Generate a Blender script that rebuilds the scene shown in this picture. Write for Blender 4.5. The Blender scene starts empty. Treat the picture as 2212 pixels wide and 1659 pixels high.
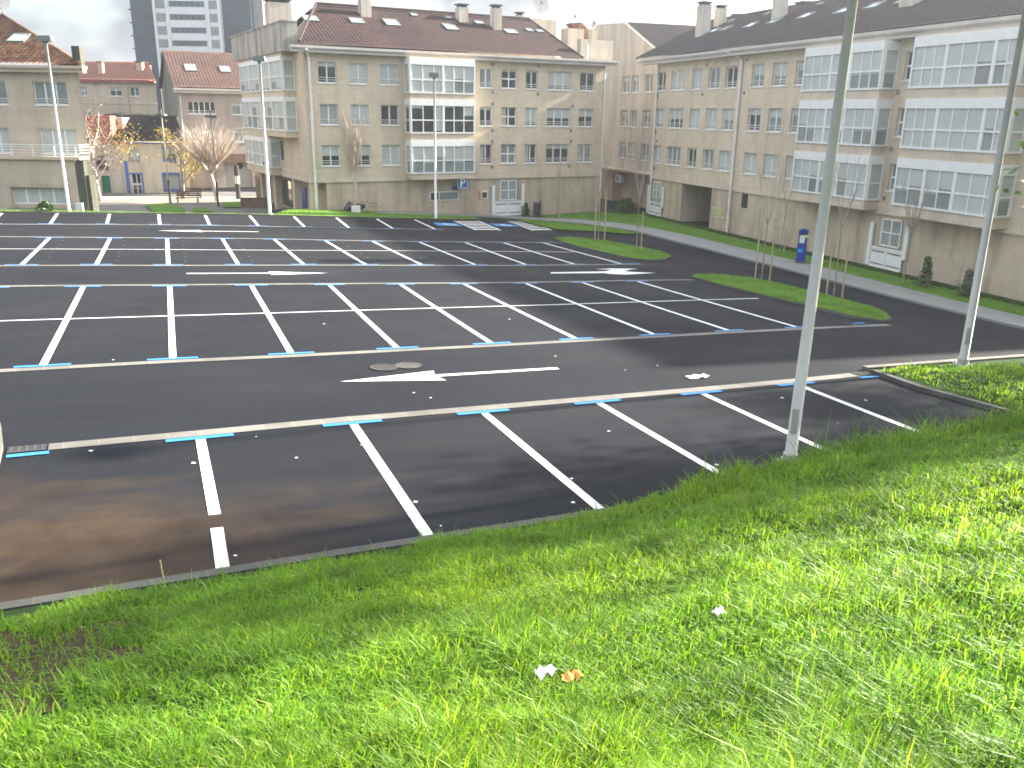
import bpy, math, random
import numpy as np
from mathutils import Vector, Matrix

random.seed(7); RNG = np.random.default_rng(7)
SC = bpy.context.scene
COL = SC.collection
rad = math.radians

# ------------------------------------------------------------------ camera
cam_d = bpy.data.cameras.new('camera'); cam = bpy.data.objects.new('camera', cam_d); COL.objects.link(cam)
CAM_Z = 4.6
PITCH, ROLL, YAW = 0.3046932, -0.0148298, 0.4404023
cam_d.sensor_width = 36; cam_d.lens = 36 * 1853.46 / 2212
cam_d.clip_start = 0.05; cam_d.clip_end = 3000
_f = np.array([math.sin(YAW) * math.cos(PITCH), math.cos(YAW) * math.cos(PITCH), -math.sin(PITCH)])
_r = np.array([math.cos(YAW), -math.sin(YAW), 0]); _d = np.cross(_f, _r)
_r2 = _r * math.cos(ROLL) + _d * math.sin(ROLL); _d2 = -_r * math.sin(ROLL) + _d * math.cos(ROLL)
cam.matrix_world = Matrix(((_r2[0], -_d2[0], -_f[0], 0), (_r2[1], -_d2[1], -_f[1], 0), (_r2[2], -_d2[2], -_f[2], CAM_Z), (0, 0, 0, 1)))
SC.camera = cam

# ------------------------------------------------------------------ world, sun, exposure
SUN_EL, SUN_TH = rad(24), rad(-.5)              # the sun stands to the right, a little behind the lot's rows
SUN = np.array([math.cos(SUN_TH) * math.cos(SUN_EL), -math.sin(SUN_TH) * math.cos(SUN_EL), math.sin(SUN_EL)])
w = bpy.data.worlds.new('World'); SC.world = w; w.use_nodes = True
nt = w.node_tree; nt.nodes.clear()
def wn(t, **k):
    n = nt.nodes.new(t)
    for a, b in k.items(): setattr(n, a, b)
    return n
sky = wn('ShaderNodeTexSky', sky_type='NISHITA', sun_disc=False, sun_elevation=SUN_EL, sun_rotation=math.atan2(SUN[0], SUN[1]))
sky.air_density = 1.0; sky.dust_density = 1.5; sky.ozone_density = 1.0
bg1 = wn('ShaderNodeBackground'); bg1.inputs[1].default_value = 0.10
nt.links.new(sky.outputs[0], bg1.inputs[0])
tc = wn('ShaderNodeTexCoord')
mp = wn('ShaderNodeMapping'); mp.inputs['Scale'].default_value = (1, 1, 2.2); mp.inputs['Location'].default_value = (0.35, 0.1, 0.0)
nt.links.new(tc.outputs['Generated'], mp.inputs[0])
nz = wn('ShaderNodeTexNoise'); nz.inputs['Scale'].default_value = 3.2; nz.inputs['Detail'].default_value = 7; nz.inputs['Roughness'].default_value = 0.55
nt.links.new(mp.outputs[0], nz.inputs[0])
rp = wn('ShaderNodeValToRGB'); rp.color_ramp.elements[0].position = 0.34; rp.color_ramp.elements[1].position = 0.56
nt.links.new(nz.outputs[0], rp.inputs[0])
nz2 = wn('ShaderNodeTexNoise'); nz2.inputs['Scale'].default_value = 5.0; nz2.inputs['Detail'].default_value = 6
nt.links.new(mp.outputs[0], nz2.inputs[0])
rp2 = wn('ShaderNodeValToRGB'); e = rp2.color_ramp.elements
e[0].position = 0.42; e[0].color = (0.24, 0.265, 0.305, 1); e[1].position = 0.66; e[1].color = (1.0, 0.965, 0.91, 1)
nt.links.new(nz2.outputs[0], rp2.inputs[0])
bg2 = wn('ShaderNodeBackground'); bg2.inputs[1].default_value = 0.62
nt.links.new(rp2.outputs[0], bg2.inputs[0])
sxz = wn('ShaderNodeSeparateXYZ'); nt.links.new(tc.outputs['Generated'], sxz.inputs[0])
mr = wn('ShaderNodeMapRange'); mr.inputs[1].default_value = .24; mr.inputs[2].default_value = .60; mr.inputs[3].default_value = .23; mr.inputs[4].default_value = .88
nt.links.new(sxz.outputs[2], mr.inputs[0]); nt.links.new(mr.outputs[0], bg2.inputs[1])
mx = wn('ShaderNodeMixShader'); out = wn('ShaderNodeOutputWorld')
nt.links.new(rp.outputs[0], mx.inputs[0]); nt.links.new(bg1.outputs[0], mx.inputs[1]); nt.links.new(bg2.outputs[0], mx.inputs[2]); nt.links.new(mx.outputs[0], out.inputs[0])

sl = bpy.data.lights.new('sun', 'SUN'); sl.energy = 5.0; sl.angle = rad(1.1); sl.color = (1.0, 0.93, 0.80)
so = bpy.data.objects.new('sun', sl); COL.objects.link(so)
so.rotation_euler = Vector(-SUN).to_track_quat('-Z', 'Y').to_euler(); so.location = (60, -20, 60)
SC.view_settings.view_transform = 'Standard'; SC.view_settings.look = 'None'
SC.view_settings.exposure = 2.55; SC.view_settings.gamma = 1.0; SC.view_settings.use_curve_mapping = False
SC.render.engine = 'CYCLES'
SC.cycles.max_bounces = 6; SC.cycles.diffuse_bounces = 3; SC.cycles.glossy_bounces = 3; SC.cycles.transmission_bounces = 4
SC.cycles.transparent_max_bounces = 8; SC.cycles.use_denoising = True; SC.cycles.filter_width = 1.7
SC.cycles.caustics_reflective = False; SC.cycles.caustics_refractive = False; SC.cycles.sample_clamp_indirect = 6

# ------------------------------------------------------------------ materials
class NT:
    def __init__(s, name):
        s.m = bpy.data.materials.new(name); s.m.use_nodes = True; s.t = s.m.node_tree; s.t.nodes.clear()
        s.out = s.n('ShaderNodeOutputMaterial'); s.b = s.n('ShaderNodeBsdfPrincipled'); s.l(s.b.outputs[0], s.out.inputs[0])
        s.geo = s.n('ShaderNodeNewGeometry')
    def n(s, t, **k):
        x = s.t.nodes.new(t)
        for a, b in k.items(): setattr(x, a, b)
        return x
    def l(s, a, b): s.t.links.new(a, b)
    def set(s, **k):
        for a, b in k.items(): s.b.inputs[a.replace('_', ' ')].default_value = b
    def vec(s, scale=(1, 1, 1)):
        mpn = s.n('ShaderNodeMapping'); mpn.inputs['Scale'].default_value = scale; s.l(s.geo.outputs['Position'], mpn.inputs[0]); return mpn.outputs[0]
    def noise(s, scale, detail=4, vec=None, rough=.55):
        x = s.n('ShaderNodeTexNoise'); x.inputs['Scale'].default_value = scale; x.inputs['Detail'].default_value = detail; x.inputs['Roughness'].default_value = rough
        s.l(vec if vec is not None else s.geo.outputs['Position'], x.inputs[0]); return x.outputs[0]
    def ramp(s, v, pts):
        x = s.n('ShaderNodeValToRGB'); el = x.color_ramp.elements
        while len(el) < len(pts): el.new(0.5)
        for e_, (p, c) in zip(el, pts):
            e_.position = p; e_.color = (*c, 1) if not isinstance(c, (int, float)) else (c, c, c, 1)
        s.l(v, x.inputs[0]); return x.outputs[0]
    def mix(s, fac, a, b, mode='MIX'):
        x = s.n('ShaderNodeMix', data_type='RGBA', blend_type=mode)
        for v, i in ((fac, 0), (a, 6), (b, 7)):
            if hasattr(v, 'links'): s.l(v, x.inputs[i])
            elif i == 0: x.inputs[0].default_value = v
            else: x.inputs[i].default_value = (*v, 1) if not isinstance(v, (int, float)) else (v, v, v, 1)
        return x.outputs[2]
    def math(s, op, a, b=0.0):
        x = s.n('ShaderNodeMath', operation=op)
        for i, v in enumerate((a, b)):
            if hasattr(v, 'links'): s.l(v, x.inputs[i])
            else: x.inputs[i].default_value = v
        return x.outputs[0]
    def bump(s, h, strength=.3, dist=.01):
        x = s.n('ShaderNodeBump'); x.inputs['Strength'].default_value = strength; x.inputs['Distance'].default_value = dist
        s.l(h, x.inputs['Height']); s.l(x.outputs[0], s.b.inputs['Normal'])
    def col(s, c): s.l(c, s.b.inputs['Base Color'])

def plain(name, c, rough=.6, var=.12, scale=3.0, spec=.4, metallic=0.0, fine=0.0, bump=0.0):
    a = NT(name); a.set(Roughness=rough, Metallic=metallic, Specular_IOR_Level=spec)
    n1 = a.noise(scale, 5)
    lo = tuple(v * (1 - var) for v in c); hi = tuple(min(1, v * (1 + var)) for v in c)
    cc = a.ramp(n1, [(.3, lo), (.7, hi)])
    if fine: cc = a.mix(1.0, cc, a.ramp(a.noise(scale * 40, 2), [(.3, 1 - fine), (.7, 1 + 0 * fine)]), 'MULTIPLY')
    a.col(cc)
    if bump: a.bump(a.noise(scale * 12, 4), bump, .02)
    return a.m

def stone(name, c, stain=.35, course=.30, mort=.80):
    a = NT(name); a.set(Roughness=.8, Specular_IOR_Level=.25)
    sx = a.n('ShaderNodeSeparateXYZ'); a.l(a.geo.outputs['Position'], sx.inputs[0])
    h = a.math('ADD', sx.outputs[0], sx.outputs[1])
    cx = a.n('ShaderNodeCombineXYZ'); a.l(h, cx.inputs[0]); a.l(sx.outputs[2], cx.inputs[1])
    br = a.n('ShaderNodeTexBrick'); a.l(cx.outputs[0], br.inputs[0])
    br.inputs['Scale'].default_value = 1.0; br.inputs['Brick Width'].default_value = .8; br.inputs['Row Height'].default_value = course
    br.inputs['Mortar Size'].default_value = .014; br.inputs['Mortar Smooth'].default_value = .4
    br.inputs['Color1'].default_value = (*c, 1); br.inputs['Color2'].default_value = (*[v * .90 for v in c], 1); br.inputs['Mortar'].default_value = (*[v * mort for v in c], 1)
    big = a.ramp(a.noise(.22, 5), [(.3, .90), (.7, 1.05)])
    st = a.ramp(a.noise(1.4, 6, a.vec((1, 1, .16))), [(.36, 1 - stain), (.56, 1.0)])
    fn = a.ramp(a.noise(9, 4), [(.3, .90), (.7, 1.06)])
    cc = a.mix(1.0, br.outputs[0], big, 'MULTIPLY'); cc = a.mix(1.0, cc, st, 'MULTIPLY'); cc = a.mix(1.0, cc, fn, 'MULTIPLY')
    a.col(cc); a.bump(br.outputs[1], .25, -.01); return a.m

def tiles(name, c1, c2, dark, moss=.3):
    a = NT(name); a.set(Roughness=.85, Specular_IOR_Level=.18)
    v = a.n('ShaderNodeTexVoronoi'); v.inputs['Scale'].default_value = 3.2; a.l(a.geo.outputs['Position'], v.inputs[0])
    cc = a.mix(a.ramp(v.outputs['Color'], [(.2, 0.0), (.8, 1.0)]), c1, c2)
    cc = a.mix(a.ramp(a.noise(.35, 6), [(.42, 0.0), (.68, moss)]), cc, dark)
    cc = a.mix(1.0, cc, a.ramp(a.noise(14, 3), [(.3, .8), (.7, 1.1)]), 'MULTIPLY')
    a.col(cc); return a.m

MT = {}
MT['stone'] = stone('granite_cladding', (.65, .54, .405), .12, .30, .90)
MT['stone_band'] = stone('granite_band', (.66, .55, .425), .12, .30, .92)
MT['stone_base'] = stone('granite_base', (.57, .465, .345), .28, .42, .93)
MT['stone_left'] = stone('sandstone_cladding', (.58, .48, .37), .14, .45, .94)
MT['render_beige'] = stone('beige_render', (.60, .52, .42), .22, 2.7, .97)
MT['cream'] = stone('cream_render', (.70, .60, .45), .22, 3.0, .97)
MT['cream2'] = stone('cream_render_upper', (.62, .52, .39), .16, 2.7, .96)
MT['greybrown'] = stone('grey_brown_cladding', (.40, .34, .30), .2, .4, .9)
MT['gable'] = stone('weathered_gable', (.25, .245, .19), .5, .9, .92)
MT['mossy'] = stone('mossy_concrete', (.44, .415, .36), .5, .45, .85)
MT['mossdark'] = stone('dark_mossy_stone', (.10, .10, .075), .5, .5, .6)
MT['tile_brown'] = tiles('brown_roof_tiles', (.056, .034, .034), (.076, .045, .043), (.038, .029, .033), .7)
MT['tile_grey'] = tiles('dull_purple_roof_tiles', (.052, .043, .050), (.066, .053, .058), (.040, .036, .042), .6)
MT['tile_terra'] = tiles('weathered_terracotta_tiles', (.13, .060, .042), (.26, .145, .075), (.055, .026, .026), .8)
MT['tile_orange'] = tiles('orange_roof_tiles', (.26, .125, .09), (.31, .16, .12), (.17, .085, .07), .4)
MT['tile_mid'] = tiles('red_brown_roof_tiles', (.115, .070, .060), (.145, .090, .076), (.085, .056, .052), .5)
MT['tile_black'] = tiles('blackened_roof_tiles', (.030, .026, .026), (.06, .05, .045), (.014, .013, .014), .7)
MT['white'] = plain('white_lacquered_metal', (.74, .74, .72), .35, .05)
MT['whiteold'] = plain('weathered_white_metal', (.72, .70, .66), .5, .10, 1.5)
MT['gutter'] = plain('pale_gutter_concrete', (.50, .47, .43), .7, .12, 1.2)
MT['glass'] = plain('dark_window_glass', (.030, .036, .038), .05, .35, .7, .9)
MT['glass_grey'] = plain('curtained_window_glass', (.21, .245, .235), .22, .22, .9, .5)
MT['glass_tower'] = plain('blue_tower_glass', (.008, .040, .078), .30, .6, .25, .2)
MT['skyglass'] = plain('skylight_glass', (.30, .36, .40), .06, .1, 1, 1.0)  # pale blue base puts the reflected sky into the colour
MT['curtain'] = plain('curtain_cloth', (.42, .38, .33), .8, .2, 2)
MT['dark'] = plain('dark_interior', (.035, .034, .036), .8, .2)
MT['shade'] = plain('dull_brown_and_shade_tone', (.20, .175, .15), .8, .25, 1.0)  # dull brown for vents and graffiti, painted-in shade for slots and recess
MT['steel'] = plain('galvanised_steel', (.37, .37, .345), .45, .10, 1.3, .5, .1)
MT['polewhite'] = plain('pale_painted_steel', (.66, .66, .62), .45, .06, 1.0)
MT['lampgrey'] = plain('grey_green_lamp_metal', (.16, .19, .17), .5, .1)
MT['darkmetal'] = plain('dark_painted_metal', (.045, .045, .05), .5, .1)
MT['blue'] = plain('blue_gloss_paint', (.015, .075, .36), .35, .1)
MT['bluetrim'] = plain('faded_blue_paint', (.07, .15, .42), .6, .2)
MT['meterblue'] = plain('deep_blue_enamel', (.02, .05, .30), .35, .1)
MT['cyan'] = plain('light_blue_label', (.05, .35, .62), .5, .05)
MT['lime'] = plain('lime_label', (.55, .72, .22), .5, .05)
MT['pink'] = plain('pinkish_render', (.55, .36, .29), .8, .1)
MT['redwall'] = plain('faded_red_wall', (.36, .12, .09), .8, .2, 1)
MT['green'] = plain('green_painted_door', (.02, .16, .07), .6, .15)
MT['chim'] = stone('pale_chimney_render', (.60, .53, .46), .25, 2.5, .95)
MT['capdark'] = plain('dark_chimney_cap', (.07, .065, .06), .8, .2)
MT['woodpost'] = plain('raw_timber', (.44, .33, .21), .75, .2, 4)
MT['bark'] = plain('grey_brown_bark', (.27, .225, .18), .85, .25, 6)
MT['barkpale'] = plain('pale_bark', (.50, .44, .37), .8, .2, 5)
MT['twig'] = plain('pale_pinkish_twigs', (.52, .425, .35), .8, .15, 3)
MT['twigdark'] = plain('dull_twigs', (.34, .29, .25), .8, .2, 3)
MT['dish'] = plain('off_white_dish', (.66, .62, .56), .5, .1)
MT['paper'] = plain('crumpled_white_paper', (.80, .79, .76), .7, .06, 20)
MT['orange'] = plain('orange_wrapper_print', (.60, .26, .06), .5, .2, 20)
MT['bag'] = plain('black_plastic', (.02, .02, .022), .35, .2)
MT['benchwood'] = plain('worn_bench_timber', (.16, .10, .075), .7, .2)
MT['earthstone'] = plain('grey_stone', (.045, .042, .04), .8, .4, 6)
MT['rust'] = plain('rusty_iron', (.026, .021, .020), .7, .4, 8)

def blind_mat(name, c):
    a = NT(name); a.set(Roughness=.45, Specular_IOR_Level=.45)
    wv = a.n('ShaderNodeTexWave', wave_type='BANDS', bands_direction='Z'); wv.inputs['Scale'].default_value = 3.4; a.l(a.geo.outputs['Position'], wv.inputs[0])
    cc = a.mix(1.0, a.ramp(a.noise(.9, 3), [(.3, tuple(v * .9 for v in c)), (.7, tuple(v * 1.06 for v in c))]), a.ramp(wv.outputs[0], [(.0, .90), (.5, 1.0)]), 'MULTIPLY')
    a.col(cc); return a.m
MT['blind'] = blind_mat('pale_roller_blind', (.46, .49, .46))
MT['blind_grey'] = blind_mat('grey_roller_blind', (.33, .34, .32))

# asphalt with faint mottling, mud washed over the corner next to the bank, and damp patches in its gloss
def asphalt():
    a = NT('fresh_asphalt'); a.set(Specular_IOR_Level=.085)
    base = a.ramp(a.noise(.16, 6), [(.3, (.0095, .0105, .0140)), (.7, (.0150, .0165, .0210))])
    sp = a.ramp(a.noise(55, 2), [(.35, .72), (.66, 1.35)])
    sp2 = a.ramp(a.noise(220, 2), [(.38, .75), (.64, 1.3)])
    cc = a.mix(1.0, base, sp, 'MULTIPLY'); cc = a.mix(1.0, cc, sp2, 'MULTIPLY')
    streak = a.ramp(a.noise(.75, 6, a.vec((.30, 1.1, 1))), [(.50, 0.0), (.66, 1.0)])
    # the mud: strongest near the corner at (-1, 10)
    vd = a.n('ShaderNodeVectorMath', operation='DISTANCE'); vd.inputs[1].default_value = (-2.2, 10.3, -.3); 
    ms = a.n('ShaderNodeMapping'); ms.inputs['Scale'].default_value = (.52, 1.0, 1); ms.inputs['Location'].default_value = (0, 0, 0)
    a.l(a.geo.outputs['Position'], ms.inputs[0]); a.l(ms.outputs[0], vd.inputs[0]); vd.inputs[1].default_value = (-1.2, 10.4, -.3)
    near = a.ramp(a.math('DIVIDE', vd.outputs['Value'], 6.0), [(.12, 1.0), (.62, 0.0)])
    n3 = a.noise(.85, 7, a.vec((.45, 1.2, 1)), .62)
    mudm = a.ramp(a.math('ADD', a.math('MULTIPLY', near, .52), a.math('MULTIPLY', n3, .8)), [(.60, 0.0), (.84, .95)])
    cc = a.mix(a.math('MULTIPLY', mudm, 1.0), cc, a.ramp(a.noise(1.7, 5), [(.3, (.027, .018, .012)), (.7, (.054, .037, .025))]))
    cc = a.mix(a.math('MULTIPLY', streak, .10), cc, (.05, .043, .036))
    a.col(cc)
    r = a.ramp(a.noise(.30, 5), [(.32, .60), (.68, .80)]); a.l(r, a.b.inputs['Roughness'])
    a.bump(a.noise(160, 3), .35, .006)
    return a.m
MT['asphalt'] = asphalt()
def pav(name, c, var=.15, joint=1.0):
    a = NT(name); a.set(Roughness=.8, Specular_IOR_Level=.3)
    cc = a.ramp(a.noise(.8, 6), [(.3, tuple(v * (1 - var) for v in c)), (.7, tuple(v * (1 + var) for v in c))])
    cc = a.mix(1.0, cc, a.ramp(a.noise(40, 2), [(.35, .86), (.65, 1.08)]), 'MULTIPLY')
    if joint:
        br = a.n('ShaderNodeTexBrick'); a.l(a.geo.outputs['Position'], br.inputs[0]); br.offset = 0
        br.inputs['Scale'].default_value = 1; br.inputs['Brick Width'].default_value = joint; br.inputs['Row Height'].default_value = 50
        br.inputs['Mortar Size'].default_value = .012; br.inputs['Color1'].default_value = (1, 1, 1, 1); br.inputs['Color2'].default_value = (.86, .86, .86, 1); br.inputs['Mortar'].default_value = (1.25, 1.22, 1.15, 1)
        cc = a.mix(1.0, cc, br.outputs[0], 'MULTIPLY')
    a.col(cc); return a.m
MT['kerb'] = pav('concrete_kerb', (.145, .139, .126), .24, .5)
MT['kerbdark'] = pav('dirty_concrete_kerb', (.075, .073, .068), .3, .55)
MT['walk'] = pav('grey_pavement', (.22, .225, .22), .12, 0)
MT['plaza'] = pav('pale_plaza_paving', (.34, .295, .24), .15, 0)
MT['plazagrey'] = pav('grey_plaza_paving', (.14, .135, .13), .15, 0)
def paint(name, c, worn):
    a = NT(name); a.set(Roughness=.55, Specular_IOR_Level=.4)
    cc = a.ramp(a.noise(2.5, 6), [(.3, tuple(v * .90 for v in c)), (.7, c)])
    cc = a.mix(1.0, cc, a.ramp(a.noise(.7, 5), [(.32, .80), (.62, 1.0)]), 'MULTIPLY'); cc = a.mix(a.ramp(a.noise(16, 6, None, .7), [(.58, 0.0), (.70, worn)]), cc, (.05, .05, .05)); a.col(cc); return a.m
MT['paint'] = paint('white_road_paint', (.66, .66, .645), .6)
MT['paintblue'] = paint('blue_road_paint', (.03, .22, .55), .35)
def earth():
    a = NT('bank_soil'); a.set(Roughness=.95, Specular_IOR_Level=.1)
    cc = a.ramp(a.noise(2.2, 7), [(.3, (.016, .034, .008)), (.55, (.026, .052, .012)), (.78, (.045, .048, .018))])
    cc = a.mix(1.0, cc, a.ramp(a.noise(30, 4), [(.3, .6), (.7, 1.25)]), 'MULTIPLY'); a.col(cc); a.bump(a.noise(25, 5), .6, .03); return a.m
MT['earth'] = earth()
MT['mud'] = plain('bare_brown_soil', (.058, .045, .026), .95, .4, 6, .1, 0, .3, .6)
def lawn():
    a = NT('short_turf'); a.set(Roughness=.9, Specular_IOR_Level=.15)
    cc = a.ramp(a.noise(1.3, 6), [(.3, (.070, .150, .018)), (.6, (.10, .21, .025)), (.8, (.14, .22, .04))])
    cc = a.mix(1.0, cc, a.ramp(a.noise(22, 4), [(.3, .65), (.7, 1.2)]), 'MULTIPLY'); a.col(cc); a.bump(a.noise(20, 4), .6, .05); return a.m
MT['lawn'] = lawn()
def leafy(name, cols, trans, tcol, rough=.42, spec=.45, clump=1):
    a = NT(name); a.set(Roughness=rough, Specular_IOR_Level=spec)
    ri = a.geo.outputs['Random Per Island']
    k = len(cols); cc = a.ramp(ri, [(i / max(1, k - 1), c) for i, c in enumerate(cols)])
    cc = a.mix(1.0, cc, a.ramp(a.noise(1.1, 4), [(.3, .70), (.7, 1.25)]), 'MULTIPLY')
    if clump > 1: cc = a.mix(1.0, cc, a.ramp(a.noise(.55, 5), [(.32, (.72, .80, .9)), (.5, (1.0, 1.0, 1.0)), (.70, (1.22, 1.06, .9))]), 'MULTIPLY')
    a.col(cc)
    tr = a.n('ShaderNodeBsdfTranslucent'); a.l(a.mix(1.0, cc, tcol, 'MULTIPLY'), tr.inputs[0])
    mxn = a.n('ShaderNodeMixShader'); mxn.inputs[0].default_value = trans
    a.l(a.b.outputs[0], mxn.inputs[1]); a.l(tr.outputs[0], mxn.inputs[2]); a.l(mxn.outputs[0], a.out.inputs[0]); return a.m
MT['grass'] = leafy('fresh_grass', [(.085, .20, .016), (.12, .27, .018), (.17, .31, .024), (.09, .21, .024), (.20, .32, .040), (.070, .165, .022), (.135, .28, .020), (.25, .28, .09)], .52, (1.8, 1.62, .55), .50, .24, 2)
MT['weedleaf'] = leafy('broad_weed_leaves', [(.06, .14, .02), (.08, .18, .03), (.11, .20, .03)], .35, (1.5, 1.5, .8), .6, .2)
MT['turfblade'] = leafy('short_grass', [(.11, .24, .02), (.14, .29, .025), (.17, .27, .035)], .4, (1.5, 1.5, .9))
MT['leafgreen'] = leafy('dark_green_leaves', [(.03, .07, .018), (.045, .095, .02), (.06, .11, .03)], .25, (1.5, 1.7, .8))
MT['leafyellow'] = leafy('yellow_autumn_leaves', [(.26, .20, .03), (.32, .22, .04), (.20, .19, .04)], .3, (1.3, 1.2, .7))
MT['leaforange'] = leafy('rusty_autumn_leaves', [(.22, .12, .06), (.26, .15, .07), (.20, .13, .08)], .3, (1.3, 1.1, .8))
MT['shrub'] = leafy('grey_green_shrub_leaves', [(.17, .19, .13), (.20, .23, .15), (.15, .18, .12)], .25, (1.2, 1.3, .8))

# ------------------------------------------------------------------ terrain
def smooth(a, b, x):
    t = np.clip((np.asarray(x, float) - a) / (b - a), 0, 1); return t * t * (3 - 2 * t)
BASE = -2.85
def T(x, y):
    x = np.asarray(x, float); y = np.asarray(y, float)
    xc = np.clip(x, -15, 40); yc = np.clip(y, -5, 62)
    h = -0.0387234 * xc - 0.0342269 * yc + 0.00029163 * yc ** 2 - 0.00036622 * xc * yc - 0.00022137 * xc ** 2
    e_ = 53.25 + .095 * np.clip(x, -30, 26)
    k = np.maximum(smooth(25.5, 34, x) * smooth(6, 20, y), np.maximum(smooth(e_ + .7, e_ + 4.2, y) * (1 - smooth(8.0, 11.0, x)), smooth(60.0, 62.5, y)))
    return h * (1 - k) + BASE * k
def t1(x, y): return float(T(x, y))
def bank(x, y):
    """height of the grass bank between the parking rows and the photographer"""
    x = np.asarray(x, float); y = np.asarray(y, float)
    d = np.clip(8.84 - y, 0, None)
    foot = T(x, np.maximum(y, 8.0)) + .05
    rise = .375 * d + smooth(0, .8, d) * (.37 * smooth(3.8, 8.5, x) + .22 * smooth(8.5, 14, x))
    bump_ = .05 * np.sin(x * 1.3 + y * .7) * np.sin(y * 1.1 - x * .4) * smooth(.3, 2, d)
    bed = .22 * smooth(0, 1.6, np.minimum(x - 16.2, 14.25 - y)) * smooth(15.9, 17, x)
    return foot + rise + bump_ + bed

# ------------------------------------------------------------------ builders
class Fr:
    """a facade frame: u along the wall, o outwards, z up (world)"""
    def __init__(s, x, y, ux, uy, ox, oy): s.P = np.array([x, y, 0.]); s.U = np.array([ux, uy, 0.]); s.N = np.array([ox, oy, 0.]); s.Z = np.array([0, 0, 1.])
    def __call__(s, u, o, z): return s.P + s.U * u + s.N * o + s.Z * z
    def left(s, u, o=0):      # the side wall at u that faces towards smaller u; its own u runs backwards into the building
        p = s(u, o, 0); return Fr(p[0], p[1], -s.N[0], -s.N[1], -s.U[0], -s.U[1])
    def right(s, u, o=0):
        p = s(u, o, 0); return Fr(p[0], p[1], -s.N[0], -s.N[1], s.U[0], s.U[1])
WORLD = Fr(0, 0, 1, 0, 0, 1)

class MB:
    def __init__(s): s.v = []; s.f = []
    def add(s, vs, fs):
        b = len(s.v); s.v += [tuple(map(float, v)) for v in vs]; s.f += [tuple(i + b for i in f) for f in fs]; return s
    def box(s, F, u0, u1, o0, o1, z0, z1):
        vs = [F(u, o, z) for z in (z0, z1) for o in (o0, o1) for u in (u0, u1)]
        return s.add(vs, [(0, 1, 3, 2), (4, 6, 7, 5), (0, 4, 5, 1), (2, 3, 7, 6), (0, 2, 6, 4), (1, 5, 7, 3)])
    def prism(s, pts, F, o0, o1):     # polygon of (u, z) extruded along o
        n = len(pts); vs = [F(u, o0, z) for u, z in pts] + [F(u, o1, z) for u, z in pts]
        fs = [tuple(range(n)), tuple(range(2 * n - 1, n - 1, -1))] + [(i, n + i, n + (i + 1) % n, (i + 1) % n) for i in range(n)]
        return s.add(vs, fs)
    def quad(s, a, b, c, d): return s.add([a, b, c, d], [(0, 1, 2, 3)])
    def tube(s, path, radii, n=6, cap=True):
        path = [np.array(p, float) for p in path]; rings = []
        for i, p in enumerate(path):
            t = path[min(i + 1, len(path) - 1)] - path[max(i - 1, 0)]; t /= (np.linalg.norm(t) + 1e-9)
            a = np.cross(t, (0, 0, 1.)); 
            if np.linalg.norm(a) < .1: a = np.cross(t, (1., 0, 0))
            a /= np.linalg.norm(a); b = np.cross(t, a); r = radii[i] if hasattr(radii, '__len__') else radii
            rings.append([p + r * (a * math.cos(2 * math.pi * k / n) + b * math.sin(2 * math.pi * k / n)) for k in range(n)])
        vs = [v for r in rings for v in r]; fs = []
        for i in range(len(rings) - 1):
            for k in range(n): fs.append((i * n + k, i * n + (k + 1) % n, (i + 1) * n + (k + 1) % n, (i + 1) * n + k))
        if cap: fs += [tuple(range(n)), tuple(range(len(vs) - 1, len(vs) - n - 1, -1))]
        return s.add(vs, fs)
    def build(s, name, mat, parent=None, smooth_=False):
        me = bpy.data.meshes.new(name)
        off = np.array(root_loc(parent)) if parent is not None else np.zeros(3)
        v = np.array(s.v) - off if s.v else np.zeros((0, 3))
        me.from_pydata(v.tolist(), [], s.f); me.materials.append(MT[mat] if isinstance(mat, str) else mat)
        if smooth_: me.polygons.foreach_set('use_smooth', [True] * len(me.polygons))
        me.update(); o = bpy.data.objects.new(name, me); COL.objects.link(o)
        if parent is not None: o.parent = parent
        return o
def root_loc(o):
    l = Vector((0, 0, 0))
    while o is not None: l = l + o.location; o = o.parent
    return l
def tag(o, label=None, cat=None, group=None, kind=None):
    if label: o['label'] = label
    if cat: o['category'] = cat
    if group: o['group'] = group
    if kind: o['kind'] = kind
    return o
def thing(name, loc, label, cat, group=None):
    o = bpy.data.objects.new(name, None); o.location = loc; o.empty_display_size = .3; COL.objects.link(o); return tag(o, label, cat, group)
def np_mesh(name, V, Q=None, Tr=None, mat=None, parent=None, smooth_=False):
    """mesh straight from numpy arrays (quads and / or triangles)"""
    me = bpy.data.meshes.new(name); nq = 0 if Q is None else len(Q); ntr = 0 if Tr is None else len(Tr)
    V = np.asarray(V, np.float32)
    if parent is not None: V = V - np.array(root_loc(parent), np.float32)
    me.vertices.add(len(V)); me.vertices.foreach_set('co', V.ravel())
    loops = np.concatenate([x.ravel() for x in (Q, Tr) if x is not None]).astype(np.int32)
    me.loops.add(len(loops)); me.loops.foreach_set('vertex_index', loops)
    st = np.concatenate([np.arange(nq) * 4, nq * 4 + np.arange(ntr) * 3]).astype(np.int32)
    me.polygons.add(nq + ntr); me.polygons.foreach_set('loop_start', st)
    if smooth_: me.polygons.foreach_set('use_smooth', np.ones(nq + ntr, bool))
    me.update(calc_edges=True); me.validate()
    me.materials.append(MT[mat]); o = bpy.data.objects.new(name, me); COL.objects.link(o)
    if parent is not None: o.parent = parent
    return o

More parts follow.
